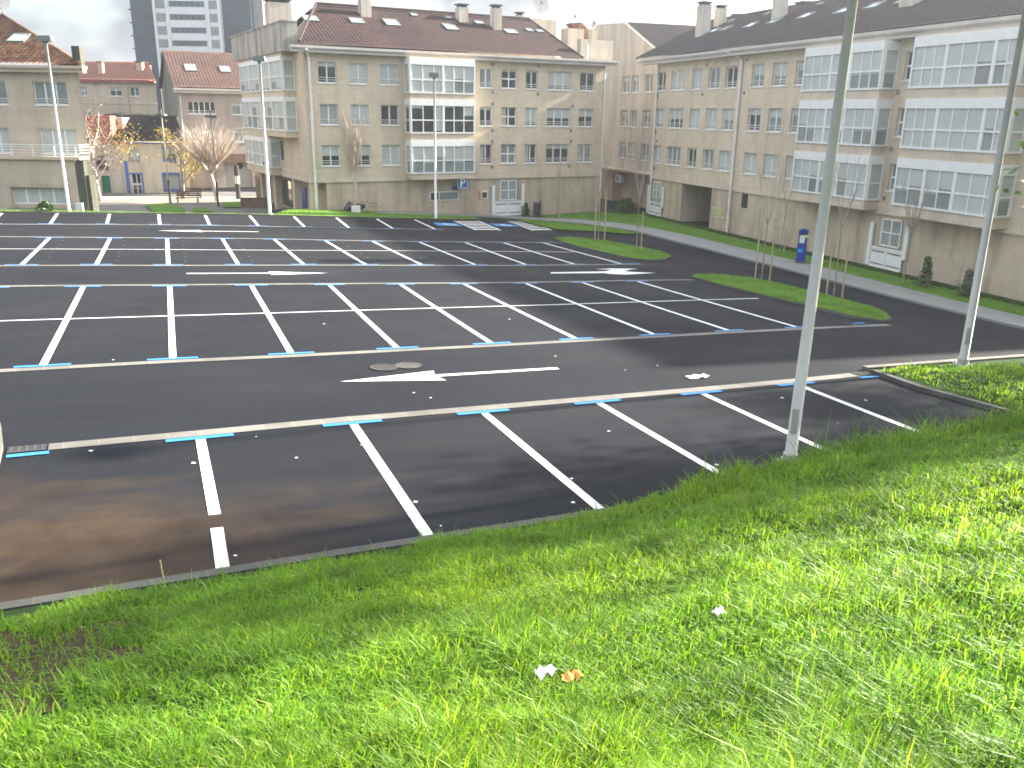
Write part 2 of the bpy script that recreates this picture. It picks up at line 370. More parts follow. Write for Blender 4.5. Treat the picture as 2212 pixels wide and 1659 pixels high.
# ------------------------------------------------------------------ ground, kerbs, markings
def ground_sheet():
    xs = np.concatenate([[-900, -400, -200, -100, -60, -40], np.arange(-30, 50.1, .5), [55, 65, 80, 120, 200, 400, 900]])
    ys = np.concatenate([[-600, -200, -80, -40, -20], np.arange(-10, 70.1, .5), [75, 85, 100, 130, 200, 400, 900, 1600]])
    X, Y = np.meshgrid(xs, ys); V = np.stack([X, Y, T(X, Y)], -1).reshape(-1, 3)
    nx, ny = len(xs), len(ys); i = np.arange(nx * ny).reshape(ny, nx)
    Q = np.stack([i[:-1, :-1], i[:-1, 1:], i[1:, 1:], i[1:, :-1]], -1).reshape(-1, 4)
    return tag(np_mesh('asphalt_ground', V, Q, None, 'asphalt', None, True), kind='structure')
ground_sheet()

def resample(pts, step):
    out_ = []
    for (a, b) in zip(pts[:-1], pts[1:]):
        n = max(1, int(math.dist(a, b) / step))
        for k in range(n): out_.append((a[0] + (b[0] - a[0]) * k / n, a[1] + (b[1] - a[1]) * k / n))
    out_.append(tuple(pts[-1])); return out_
def strip(mb, pts, wd, lift=.004, step=.8, thick=0.0):
    """a flat strip of width wd draped on the ground along pts"""
    p = np.array(resample(pts, step)); t = np.gradient(p, axis=0); t /= (np.linalg.norm(t, axis=1)[:, None] + 1e-9); nrm = np.stack([-t[:, 1], t[:, 0]], 1)
    L, R_ = p + nrm * wd / 2, p - nrm * wd / 2; n = len(p)
    V = [(*a, t1(*a) + lift) for a in L] + [(*a, t1(*a) + lift) for a in R_]
    F = [(i, i + 1, n + i + 1, n + i) for i in range(n - 1)]
    mb.add(V, F)
    if thick:
        V2 = [(*a, t1(*a) - .02) for a in L] + [(*a, t1(*a) - .02) for a in R_]; b = len(mb.v)
        mb.v += [tuple(map(float, v)) for v in V2]; o = b - 2 * n
        for i in range(n - 1):
            mb.f.append((o + i, o + i + 1, b + i + 1, b + i)); mb.f.append((o + n + i, o + n + i + 1, b + n + i + 1, b + n + i))
        mb.f.append((o, o + n, b + n, b)); mb.f.append((o + n - 1, o + 2 * n - 1, b + 2 * n - 1, b + n - 1))
def drape_poly(mb, pts, lift=.004):
    mb.add([(x, y, t1(x, y) + lift) for x, y in pts], [tuple(range(len(pts)))])

A_top = [(-1.51, 13.84), (0.97, 13.80), (3.48, 13.83), (5.93, 13.78), (8.37, 13.76), (10.88, 13.75), (13.50, 13.78), (15.72, 13.82)]
B_bot = [(-4.05, 19.48), (-1.53, 19.46), (0.97, 19.45), (3.5, 19.34), (6.02, 19.32), (8.5, 19.29), (10.97, 19.32), (13.49, 19.35), (16.14, 19.42), (18.77, 19.44)]
B_top = [(-3.4, 29.6), (-0.89, 29.46), (1.6, 29.26), (4.12, 29.14), (6.69, 28.99), (9.19, 28.85), (11.56, 28.72), (14.04, 28.68), (16.51, 28.72), (19.15, 28.88)]
C_bot = [(-5.3, 34.42), (-2.87, 34.40), (-0.51, 34.36), (1.9, 34.18), (4.4, 34.14), (6.88, 34.1), (9.36, 34.0), (11.73, 33.9), (14.14, 33.83), (16.57, 33.88), (19.12, 34.04), (21.73, 34.24)]
C_top = [(-4.8, 42.3), (-2.32, 42.31), (0.06, 42.31), (2.42, 42.36), (4.85, 42.48), (7.24, 42.45), (9.65, 42.25), (12.02, 42.13), (14.49, 42.17), (17.07, 42.29), (19.37, 42.42), (21.94, 42.72)]
D_bot = [(-5.0, 47.5), (-2.5, 47.82), (0.0, 48.14), (2.49, 48.37), (4.96, 48.56), (7.48, 48.62), (9.98, 48.6), (12.48, 48.56), (15.14, 48.78), (17.84, 49.0)]
D_top = [(-4.9, 52.35), (-2.35, 52.72), (0.2, 53.12), (2.75, 53.50), (5.29, 53.82), (7.87, 54.1), (10.53, 54.25), (13.2, 54.42), (15.85, 54.55), (18.52, 54.79)]
lines = MB(); blue = MB()
def line(a, b, wd=.15): strip(lines, [a, b], wd, .008)
for i, (a, b) in enumerate(zip(A_top[1:7], [(0.73, 8.98), (3.17, 8.99), (5.65, 8.99), (8.12, 8.97), (10.6, 8.95), (13.1, 8.95)])):
    if i == 0: line(a, (0.83, 10.66)); line((0.805, 10.24), b)
    else: line(a, b)
for a, b in zip(B_bot, B_top): line(a, b)
for a, b in zip(C_bot[:1] + C_bot[1:], C_top): line(a, b)
for a, b in zip(D_bot, D_top): line(a, b)
strip(lines, [(-9, 24.46), (-2.71, 24.42), (4.08, 24.27), (12.94, 24.25), (21.58, 24.48)], .10, .012)
strip(lines, [(-9, 38.8), (-3.88, 38.65), (6.65, 38.42), (21.61, 38.61)], .10, .012)
def dash(p, q0, q1, row):      # the blue dash across the end of a line, along its row
    d = np.array(q1) - np.array(q0); d = d / np.linalg.norm(d); p = np.array(p); strip(blue, [tuple(p - d * .52), tuple(p + d * .52)], .13, .016)
def dashes(row, dy, both=True):
    for i, p in enumerate(row):
        a, b = row[max(0, i - 1)], row[min(len(row) - 1, i + 1)]
        dash((p[0], p[1] + dy), a, b, row)
strip(blue, [(-1.74, 13.80), (-1.18, 13.80)], .13, .016); strip(blue, [(15.5, 13.84), (16.05, 13.84)], .13, .016)
dashes(A_top[1:7], .02); dashes(B_bot, -.03); dashes(B_top, .03); dashes(C_bot, -.03); dashes(C_top, .03); dashes(D_bot, -.03)
strip(blue, [(21.2, 19.55), (21.75, 19.6)], .13, .016); strip(blue, [(22.0, 34.24), (22.8, 34.3)], .13, .016)
for c_ in ((19.85, 52.2), (24.2, 53.0)):
    P_ = [(c_[0] - .9, c_[1] - .8), (c_[0] + .75, c_[1] - .75), (c_[0] + .95, c_[1] + .95), (c_[0] - .7, c_[1] + .9)]; drape_poly(blue, P_, .006)
blue.build('blue_bay_marks', 'paintblue'); tag(bpy.data.objects['blue_bay_marks'], kind='structure')
# arrows on the aisles
def arrow(tip, tail, hl=.30, hw=.42, sw=.085, lift=.010):
    t = np.array(tip); b = np.array(tail); d = t - b; L = np.linalg.norm(d); d /= L; n = np.array([-d[1], d[0]]); h = t - d * L * hl * 1.2
    n_ = 6; V = []
    for k in range(n_ + 1):
        c = b + (h - b) * k / n_; V += [c + n * sw, c - n * sw]
    lines.add([(*v, t1(*v) + lift) for v in V], [(2 * k, 2 * k + 2, 2 * k + 3, 2 * k + 1) for k in range(n_)])
    hv = [h + n * hw - d * .12, t, h - n * hw - d * .12, h]
    lines.add([(*v, t1(*v) + lift) for v in hv], [(0, 1, 3), (1, 2, 3)])
arrow((3.95, 16.62), (8.92, 16.49), .34); arrow((7.3, 31.72), (2.34, 31.95), .34); arrow((2.2, 45.56), (7.01, 45.69), .34)
turn = [(16.58, 31.52), (19.32, 31.72), (19.98, 32.25), (19.24, 32.40), (20.19, 32.66), (21.58, 32.54), (20.92, 32.26), (20.35, 31.74), (20.66, 31.50), (21.62, 31.21), (19.77, 30.74), (19.11, 30.95), (18.93, 31.22), (16.37, 31.18)]
def trif(i, j, k): lines.add([(*turn[a], t1(*turn[a]) + .010) for a in (i, j, k)], [(0, 1, 2)])
for q_ in ((0, 1, 12), (0, 12, 13), (1, 2, 7), (1, 7, 12), (2, 3, 4), (2, 4, 6), (4, 5, 6), (2, 6, 7), (7, 8, 10), (8, 9, 10), (7, 10, 11), (7, 11, 12)): trif(*q_)
# hatched zones beside the two wide bays
def hatch(q4):
    a, b, c, d = [np.array(p) for p in q4]; mb = lines
    for s, e_ in ((a, d), (b, c)): strip(mb, [tuple(s), tuple(e_)], .14, .010)
    for k in range(6):
        t_ = (k + .5) / 6; p = a + (d - a) * t_; q = b + (c - b) * t_; strip(mb, [tuple(p), tuple(q)], .46, .006)
hatch([(21.37, 54.9), (23.38, 55.4), (22.3, 49.3), (20.54, 49.1)]); hatch([(26.0, 56.2), (27.9, 56.8), (26.5, 50.4), (24.85, 49.84)])
# the wheelchair symbols
def isa(cx, cy):
    def pt(x, y): return (cx + x * .95 - y * .12, cy + x * .15 + y * .95)
    for s_ in ([(0.02, .45), (.0, .05), (.25, .05), (.38, -.35), (.52, -.30)], [(0, .25), (.22, .25)]): strip(lines, [pt(*p) for p in s_], .19, .012, .2)
    strip(lines, [pt(.02 + .33 * math.cos(a), -.18 + .33 * math.sin(a)) for a in np.linspace(2.0, 5.9, 12)], .15, .012, .2)
    drape_poly(lines, [pt(.03 + .10 * math.cos(a), .62 + .10 * math.sin(a)) for a in np.linspace(0, 5.8, 9)], .012)
isa(19.9, 52.2); isa(24.25, 53.0)
# flecks of spilt paint and the small studs of the middle row
for (x, y) in [(0.76, 12.68), (0.88, 12.26), (0.91, 9.39), (3.31, 12.7), (3.38, 10.2), (3.43, 9.35), (5.85, 10.27), (5.42, 9.46), (-0.61, 13.70), (1.81, 13.62), (5.13, 15.42), (5.32, 14.99), (8.37, 10.05), (9.44, 17.59), (10.37, 15.94), (-0.21, 19.62), (2.22, 12.43), (12.34, 12.97), (11.39, 16.14), (4.99, 22.52), (10.34, 22.2), (9.88, 26.33), (12.1, 11.2), (14.0, 12.3), (7.6, 12.1)]:
    n = random.randint(5, 8); r = random.uniform(.014, .042)
    drape_poly(lines, [(x + r * random.uniform(.6, 1.3) * math.cos(6.28 * k / n), y + r * random.uniform(.6, 1.3) * math.sin(6.28 * k / n)) for k in range(n)], .009)
studs = MB()
for a, b in zip(C_bot, C_top):
    for k in range(6):
        f_ = .12 + k * .15 + random.uniform(-.01, .01); x = a[0] + .62 + (b[0] - a[0]) * f_; y = a[1] + (b[1] - a[1]) * f_
        drape_poly(studs, [(x - .045, y - .045), (x + .045, y - .045), (x + .045, y + .045), (x - .045, y + .045)], .009)
tag(lines.build('white_road_markings', 'paint'), kind='structure'); tag(studs.build('grey_studs', 'kerb'), kind='structure')

# flush concrete kerb strips along the rows, raised kerbs round grass
kb = MB()
def shift(row, dy, x0, x1): 
    r = [(row[0][0] + x0, row[0][1])] + list(row) + [(row[-1][0] + x1, row[-1][1])]; return [(x, y + dy) for x, y in r]
strip(kb, [(x, y + .27) for x, y in [(-1.2, 13.80)] + A_top[1:7] + [(15.6, 13.86)]], .30, .012)
for row, dy, x1 in ((B_bot, -.27, 3.6), (B_top, .26, 3.0), (C_bot, -.26, 1.0), (C_top, .24, 1.6), (D_bot, -.24, 0.5)): strip(kb, shift(row, dy, -5, x1), .27, .012)
tag(kb.build('flush_kerb_strips', 'kerb'), kind='structure')
kd = MB()
strip(kd, [(-2.0, 8.87), (1.3, 8.88), (3.2, 8.89), (6, 8.88), (10, 8.86), (16.2, 8.84)], .15, .10, .8, 1)
strip(kd, [(16.2, 14.12), (15.98, 12.65), (16.1, 11.23), (16.25, 9.5), (16.2, 8.95)], .15, .10, .8, 1)
isl1 = [(22.29, 29.52), (22.1, 27.24), (22.06, 25.62), (22.02, 23.93), (22.06, 22.72), (22.08, 21.15), (22.08, 20.21), (22.35, 19.55), (22.9, 19.62), (23.58, 20.4), (24.3, 21.57), (24.62, 23.42), (24.86, 25.49), (25.05, 27.05), (24.95, 28.9), (24.1, 29.9), (23.1, 30.1)]
isl2 = [(23.61, 44.55), (24.6, 45.1), (25.6, 44.9), (26.7, 43.6), (27.2, 40.82), (27.13, 38.73), (26.46, 36.91), (24.99, 35.4), (23.7, 34.9), (23.2, 35.9), (23.1, 38.16), (23.05, 40.52), (23.12, 42.43)]
for isl in (isl1, isl2): strip(kd, isl + [isl[0]], .14, .10, .5, 1)
strip(kd, [(-8, 52.3), (-4.9, 52.62)] + [(x, y + .16) for x, y in D_top[1:]] + [(21.5, 55.5), (26.3, 57.0)], .14, .09, .8, 1)
tag(kd.build('raised_kerbs', 'kerbdark'), kind='structure')
kl = MB(); strip(kl, [(16.24, 14.42), (18, 14.40), (20, 14.39), (22, 14.36), (27, 14.3)], .20, .10, .8, 1); strip(kl, [(-1.98, 15.3), (-1.86, 14.2), (-1.78, 10.2), (-1.86, 8.95)], .10, .10, .6, 1)
tag(kl.build('sunlit_tone_kerbs', 'kerb'), kind='structure')  # raised kerbs in the paler concrete, sunlight put into their colour

def loft(name, far, near, mat, lift, nseg=3, step=.8, edge=.12):
    """a raised sheet between two polylines with the same number of points"""
    a = np.array(far); b = np.array(near); m = 6
    def rs(p):
        s = np.concatenate([[0], np.cumsum(np.linalg.norm(np.diff(p, axis=0), axis=1))]); t = np.linspace(0, s[-1], 60); return np.stack([np.interp(t, s, p[:, 0]), np.interp(t, s, p[:, 1])], 1)
    a, b = rs(a), rs(b); g = np.stack([a + (b - a) * k / m for k in range(m + 1)]); n = a.shape[0]
    z = T(g[..., 0], g[..., 1]) + lift; V = np.concatenate([g, z[..., None]], -1).reshape(-1, 3); i = np.arange((m + 1) * n).reshape(m + 1, n)
    Q = [np.stack([i[:-1, :-1], i[:-1, 1:], i[1:, 1:], i[1:, :-1]], -1).reshape(-1, 4)]
    for e_ in (g[0], g[-1]):
        o = len(V); lo = np.concatenate([e_, (T(e_[:, 0], e_[:, 1]) + lift)[:, None]], 1); hi = lo.copy(); hi[:, 2] -= lift + .03
        V = np.concatenate([V, lo, hi]); j = np.arange(n - 1) + o; Q.append(np.stack([j, j + 1, j + n + 1, j + n], -1))
    return tag(np_mesh(name, V, np.concatenate(Q), None, mat, None, True), kind='structure')
walk_far = [(17, 59.4), (22, 59.6), (26.4, 60.0), (28.6, 59.5), (30.2, 58.4), (31.98, 56.54), (33.37, 53.4), (33.97, 51.0), (34.3, 46.3), (34.05, 42.35), (33.8, 38.88), (33.62, 35.06), (33.36, 32.27), (32.75, 26.7), (32.3, 21.77), (31.4, 14)]
walk_near = [(17, 58.0), (22, 58.3), (25.8, 58.8), (27.4, 58.2), (28.9, 57.2), (30.8, 54.88), (31.9, 51.6), (32.25, 49.16), (32.0, 45.0), (31.75, 41.0), (31.4, 37.5), (31.1, 33.5), (30.6, 29.6), (29.06, 22.22), (27.58, 18.16), (26.4, 12)]
loft('pavement', walk_far, walk_near, 'walk', .09)

# ------------------------------------------------------------------ turf: lawns and their blades
def blades(P, L, W, lean, mat, name, label=None, twist=None):
    n = len(P); az = RNG.uniform(0, 2 * np.pi, n); d = np.stack([np.cos(az), np.sin(az), 0 * az], 1); s = np.stack([-np.sin(az), np.cos(az), 0 * az], 1)
    up = np.array([0, 0, 1.]); L = L[:, None]; W = W[:, None]; lean = lean[:, None]
    p1 = P + up * L * .55 * (1 - .25 * lean) + d * L * lean * .22; p2 = P + up * L * (1 - .55 * lean) + d * L * lean * .95
    V = np.stack([P - s * W * .5, P + s * W * .5, p1 - s * W * .42, p1 + s * W * .42, p2], 1).reshape(-1, 3)
    b = np.arange(n)[:, None] * 5
    Q = b + np.array([[0, 1, 3, 2]]); Tt = b + np.array([[2, 3, 4]])
    return tag(np_mesh(name, V, Q, Tt, mat), label, None, None, 'stuff')
def in_poly(pts, X, Y):
    r = np.zeros(len(X), bool); n = len(pts)
    for i in range(n):
        (x0, y0), (x1, y1) = pts[i], pts[(i + 1) % n]
        c = ((y0 > Y) != (y1 > Y)) & (X < (x1 - x0) * (Y - y0) / (y1 - y0 + 1e-12) + x0); r ^= c
    return r
lawn_pts = []
def lawn_poly(name, pts, lift, n, crown=.06):
    c = np.mean(pts, axis=0); ring = resample(list(pts) + [pts[0]], .6)[:-1]; m = len(ring); V = []; F = []
    for k, s in enumerate((1.0, .8, .55, .25)):
        for p in ring:
            q = c + (np.array(p) - c) * s; V.append((q[0], q[1], t1(*q) + lift + crown * (1 - s)))
    V.append((c[0], c[1], t1(*c) + lift + crown))
    for k in range(3):
        for i in range(m): F.append((k * m + i, k * m + (i + 1) % m, (k + 1) * m + (i + 1) % m, (k + 1) * m + i))
    for i in range(m): F.append((3 * m + i, 3 * m + (i + 1) % m, 4 * m))
    mb = MB(); mb.add(V, F); tag(mb.build(name, 'lawn', None, True), kind='structure')
    if n:
        a = np.array(pts); X = RNG.uniform(a[:, 0].min(), a[:, 0].max(), n * 2); Y = RNG.uniform(a[:, 1].min(), a[:, 1].max(), n * 2); k_ = in_poly(pts, X, Y)
        lawn_pts.append(np.stack([X[k_], Y[k_], T(X[k_], Y[k_]) + lift], 1))
lawn_poly('island_turf', isl1, .09, 16000); lawn_poly('island_turf', isl2, .09, 12000)
lawn3 = [(27.2, 57.4), (28.6, 56.9), (30.2, 55.1), (31.3, 52.8), (31.8, 50.2), (31.6, 48.0), (30.9, 48.2), (29.9, 49.9), (27.0, 50.6), (26.8, 53)]
lawn_poly('verge_turf', lawn3, .07, 8000)
def lawn_strip(name, far, near, lift, n):
    o = loft(name, far, near, 'lawn', lift); o_pts = list(far) + list(near)[::-1]; a = np.array(o_pts)
    X = RNG.uniform(a[:, 0].min(), a[:, 0].max(), n * 3); Y = RNG.uniform(a[:, 1].min(), a[:, 1].max(), n * 3); k_ = in_poly(o_pts, X, Y)
    lawn_pts.append(np.stack([X[k_], Y[k_], T(X[k_], Y[k_]) + lift], 1))
lawn_strip('facade_turf', [(30.4, 60.2), (35.7, 60.4), (38.7, 57.9), (36.9, 42.0), (34.8, 22.0), (33.6, 12)], [(30.3, 58.5), (32.1, 56.6), (34.1, 51.0), (34.15, 42.35), (32.85, 26.7), (31.5, 14)], .07, 9000)
lawn_strip('facade_bed', [(38.85, 57.8), (37.1, 42.0), (35.0, 22.0), (33.8, 12)], [(38.0, 57.0), (36.3, 42.0), (34.3, 22.0), (33.2, 12)], .11, 600)
bpy.data.objects['facade_bed'].data.materials[0] = MT['earth']
lawn_strip('far_verge_turf', [(-12, 54.0), (0, 54.9), (8, 56.2), (12, 59.2), (18, 59.7), (24, 59.6)], [(-12, 52.4), (0.2, 53.35), (8, 54.3), (12, 54.6), (18.5, 55.1), (24.0, 56.5)], .05, 9000)
lp = np.concatenate(lawn_pts); nl = len(lp)
blades(lp, RNG.uniform(.05, .13, nl), RNG.uniform(.014, .028, nl), RNG.uniform(.2, .9, nl), 'turfblade', 'lawn_grass', 'short bright turf on the kerbed islands and verges')

# the bank
def bank_sheet():
    xs = np.concatenate([[-40, -20, -10], np.arange(-6, 24.1, .3), [28, 34, 45]]); ys = np.concatenate([[-25, -12, -6], np.arange(-3, 14.32, .18)])
    X, Y = np.meshgrid(xs, ys); Z = bank(X, Y); V = np.stack([X, Y, Z], -1).reshape(-1, 3); nx, ny = len(xs), len(ys); i = np.arange(nx * ny).reshape(ny, nx)
    Q = np.stack([i[:-1, :-1], i[:-1, 1:], i[1:, 1:], i[1:, :-1]], -1).reshape(-1, 4); c = V[Q].mean(1)
    ok = (c[:, 1] < 8.80) | ((c[:, 0] > 16.3) & (c[:, 1] < 14.3)); return tag(np_mesh('grass_bank', V, Q[ok], None, 'earth', None, True), kind='structure')
bank_sheet()
# worn soil at the left end of the bank
mudsp = [(-1.5, 7.1), (-1.0, 7.4), (-.6, 7.35), (-.15, 7.0), (-.1, 6.4), (-.25, 5.6), (-.45, 5.0), (-.8, 4.7), (-1.3, 4.9), (-1.7, 6.2)]
def in_mud(X, Y): 
    return in_poly(mudsp, X + .25 * np.sin(Y * 5.1), Y + .2 * np.sin(X * 6.3))
def mud_sheet():
    xs = np.arange(-2.3, .6, .08); ys = np.arange(4.8, 8.3, .08); X, Y = np.meshgrid(xs, ys); Z = bank(X, Y) + .007 + .006 * np.sin(X * 17) * np.sin(Y * 19 + X * 5); V = np.stack([X, Y, Z], -1).reshape(-1, 3)
    nx, ny = len(xs), len(ys); i = np.arange(nx * ny).reshape(ny, nx); Q = np.stack([i[:-1, :-1], i[:-1, 1:], i[1:, 1:], i[1:, :-1]], -1).reshape(-1, 4); c = V[Q].mean(1)
    tag(np_mesh('bare_soil', V, Q[in_mud(c[:, 0], c[:, 1])], None, 'mud', None, True), kind='structure')
mud_sheet()
def bank_grass(n):
    th = RNG.uniform(rad(-24), rad(72), n); r = 1.35 + 22.6 * RNG.uniform(0, 1, n) ** 1.75
    X = r * np.sin(th); Y = r * np.cos(th)
    cl = .5 + .5 * np.sin(X * 2.1 + 1.3 * np.sin(Y * 1.7)) * np.sin(Y * 2.6 + 1.1 * np.sin(X * 1.3)); cl2 = .5 + .5 * np.sin(X * 5.3 + 2 * np.sin(Y * 4.1)) * np.sin(Y * 6.1 + 2 * np.sin(X * 3.7))
    edge = 8.72 - .45 * smooth(1.5, 4.5, 6 - X) * (1 + .5 * np.sin(X * 3.1)) + .06 * np.sin(X * 7.0)
    ok = ((Y < edge) | ((X > 16.45) & (Y < 14.1))) & (X < 24)
    ok &= ~(in_mud(X, Y) & (RNG.uniform(0, 1, n) < .84))
    X, Y, r, cl, cl2 = X[ok], Y[ok], r[ok], cl[ok], cl2[ok]; m = len(X)
    P = np.stack([X, Y, bank(X, Y) - .01], 1)
    tall = smooth(4.8, 7.6, X) * smooth(7.2, 8.4, Y) * (1 - smooth(15.8, 16.3, X))
    L = RNG.uniform(.065, .185, m) * (.55 + .85 * cl) * (.6 + .75 * cl2) * (1 + 2.0 * tall)
    big = RNG.uniform(0, 1, m) < .02; L = np.where(big, L * 1.8, L)
    W = (.0030 + .00105 * r) * RNG.uniform(.7, 1.4, m)
    lean = np.clip(RNG.beta(2, 2.2, m) * (1.25 - .4 * tall) + .1, .05, 1.2)
    return blades(P, L, W, lean, 'grass', 'bank_grass', 'long lush backlit grass on the near bank')
bank_grass(470000)
def weeds():
    P = []; c = 0
    while c < 15:
        th = rad(random.uniform(-20, 62)); r = random.uniform(2.2, 12); x, y = r * math.sin(th), r * math.cos(th)
        if y > 8.3 or x < -.2: continue
        c += 1; n = random.randint(14, 40); q = RNG.normal(size=(n, 2)) * random.uniform(.05, .13); P.append(np.stack([x + q[:, 0], y + q[:, 1]], 1))
    P = np.concatenate(P); P = np.concatenate([P, bank(P[:, 0], P[:, 1])[:, None]], 1); n = len(P)
    blades(P, RNG.uniform(.10, .20, n), RNG.uniform(.010, .020, n), RNG.uniform(.4, 1.0, n), 'weedleaf', 'bank_weeds', 'scattered broad-leaved weeds in the bank grass')
weeds()

# ------------------------------------------------------------------ facade parts
def wall(F, u0, u1, z0, z1, holes, o=0.0, rev=.22, mb=None):
    mb = mb or MB(); us = sorted({u0, u1, *[h[0] for h in holes], *[h[1] for h in holes]}); zs = sorted({z0, z1, *[h[2] for h in holes], *[h[3] for h in holes]})
    us = [u for u in us if u0 <= u <= u1]; zs = [z for z in zs if z0 <= z <= z1]
    for a, b in zip(us[:-1], us[1:]):
        for c, d in zip(zs[:-1], zs[1:]):
            m, k = (a + b) / 2, (c + d) / 2
            if any(h[0] < m < h[1] and h[2] < k < h[3] for h in holes): continue
            mb.quad(F(a, o, c), F(b, o, c), F(b, o, d), F(a, o, d))
    for (a, b, c, d) in [h[:4] for h in holes]:
        i = o - rev
        mb.quad(F(a, o, c), F(a, i, c), F(a, i, d), F(a, o, d)); mb.quad(F(b, o, c), F(b, i, c), F(b, i, d), F(b, o, d))
        mb.quad(F(a, o, c), F(b, o, c), F(b, i, c), F(a, i, c)); mb.quad(F(a, o, d), F(b, o, d), F(b, i, d), F(a, i, d))
    return mb

def window(F, root, u0, u1, z0, z1, o=0.0, ncol=2, blind=.5, rail=True, cross=False, tone='glass', bm='blind', dep=.19, fmat='white', curtain=0, sill=True):
    f = MB(); t = .06; i = o - dep
    f.box(F, u0, u1, i, i + .07, z1 - t, z1); f.box(F, u0, u1, i, i + .07, z0, z0 + t)
    f.box(F, u0, u0 + t, i, i + .07, z0 + t, z1 - t); f.box(F, u1 - t, u1, i, i + .07, z0 + t, z1 - t)
    for k in range(1, ncol):
        u = u0 + (u1 - u0) * k / ncol; f.box(F, u - .045, u + .045, i, i + .066, z0 + t, z1 - t)
    if rail:
        zr = z0 + (z1 - z0) * .24; f.box(F, u0 + .02, u1 - .02, i + .10, i + .13, zr, zr + .035); f.box(F, u0 + .02, u1 - .02, i + .10, i + .13, zr - .14, zr - .11)
    if cross: 
        zr = (z0 + z1) / 2; f.box(F, u0 + t, u1 - t, i, i + .064, zr - .05, zr + .05)
    w_ = f.build('window', fmat, root)
    MB().box(F, u0 + .01, u1 - .01, i - .05, i + .012, z0 + .01, z1 - .01).build('pane', tone, w_)
    if blind > .02: MB().box(F, u0 + .03, u1 - .03, i + .013, i + .035, z1 - (z1 - z0) * blind, z1 - .02).build('blind', bm, w_)
    if curtain:
        c = MB(); wd = (u1 - u0) * .3
        c.box(F, u0 + .07, u0 + .07 + wd, i + .013, i + .03, z0 + .08, z1 - .07); 
        if curtain > 1: c.box(F, u1 - .07 - wd, u1 - .07, i + .013, i + .03, z0 + .08, z1 - .07)
        c.build('curtain', 'curtain', w_)
    if sill: MB().box(F, u0 - .05, u1 + .05, o - dep, o + .05, z0 - .07, z0 - .002).build('sill', fmat, w_)
    return w_

def glazing(F, fr, pn, bl, u0, u1, z0, z1, o, cols, blinds, header=.42, mid=.48, post=.10):
    """one glazed plane of an enclosed balcony: white surround with mullions, panes set back, blinds behind them"""
    zt = z1 - header
    fr.box(F, u0, u1, o - .10, o + .045, zt, z1); fr.box(F, u0, u1, o - .10, o + .05, z0, z0 + .09)
    fr.box(F, u0, u0 + post, o - .10, o + .04, z0 + .09, zt); fr.box(F, u1 - post, u1, o - .10, o + .04, z0 + .09, zt)
    zm = z0 + (zt - z0) * mid; fr.box(F, u0 + post, u1 - post, o - .05, o + .02, zm - .04, zm + .04)
    tot = sum(c if c > 0 else .18 for c in cols); x = u0 + post; W_ = u1 - u0 - 2 * post; k = 0
    for c in cols:
        if c <= 0:      # a wide white post
            dx = W_ * .18 / tot; fr.box(F, x, x + dx, o - .10, o + .038, z0 + .09, zt); x += dx; continue
        dx = W_ * c / tot
        if x > u0 + post + .01: fr.box(F, x - .03, x + .03, o - .06, o + .018, z0 + .09, zt)
        b = blinds[k % len(blinds)]; k += 1
        if b > 0: bl.box(F, x + .03, x + dx - .03, o - .038, o - .022, zt - (zt - z0) * b, zt)
        x += dx
    pn.box(F, u0 + post * .5, u1 - post * .5, o - .12, o - .04, z0 + .05, zt + .05)

def bay_body(F, root, u0, u1, p, slabs, mat):
    b = MB(); lo = min(z for z, _ in slabs); hi = max(z for _, z in slabs); b.box(F, u0 + .25, u1 - .25, -.1, p - .30, lo + .05, hi - .05)
    for (z0, z1) in slabs: b.box(F, u0 + .012, u1 - .012, -.1, p - .012, z0, z1)
    return b.build('bay', mat, root)
def gallery(F, root, u0, u1, z0, z1, p, cols, blinds, sides=(True, True), tone='glass_grey', bm='blind', header=.42):
    fr, pn, bl = MB(), MB(), MB()
    glazing(F, fr, pn, bl, u0, u1, z0, z1, p, cols, blinds, header)
    for s_, u in zip(sides, (u0, u1)):
        if not s_: continue
        G = F.left(u, 0) if u == u0 else F.right(u, 0)     # runs backwards: its u is -p .. 0
        glazing(G, fr, pn, bl, -p + .06, -.002, z0, z1, 0.0, [1], [blinds[0 if u == u0 else -1]], header)
    g = fr.build('gallery', 'white', root); pn.build('pane', tone, g)
    if bl.v: bl.build('blind', bm, g)
    return g

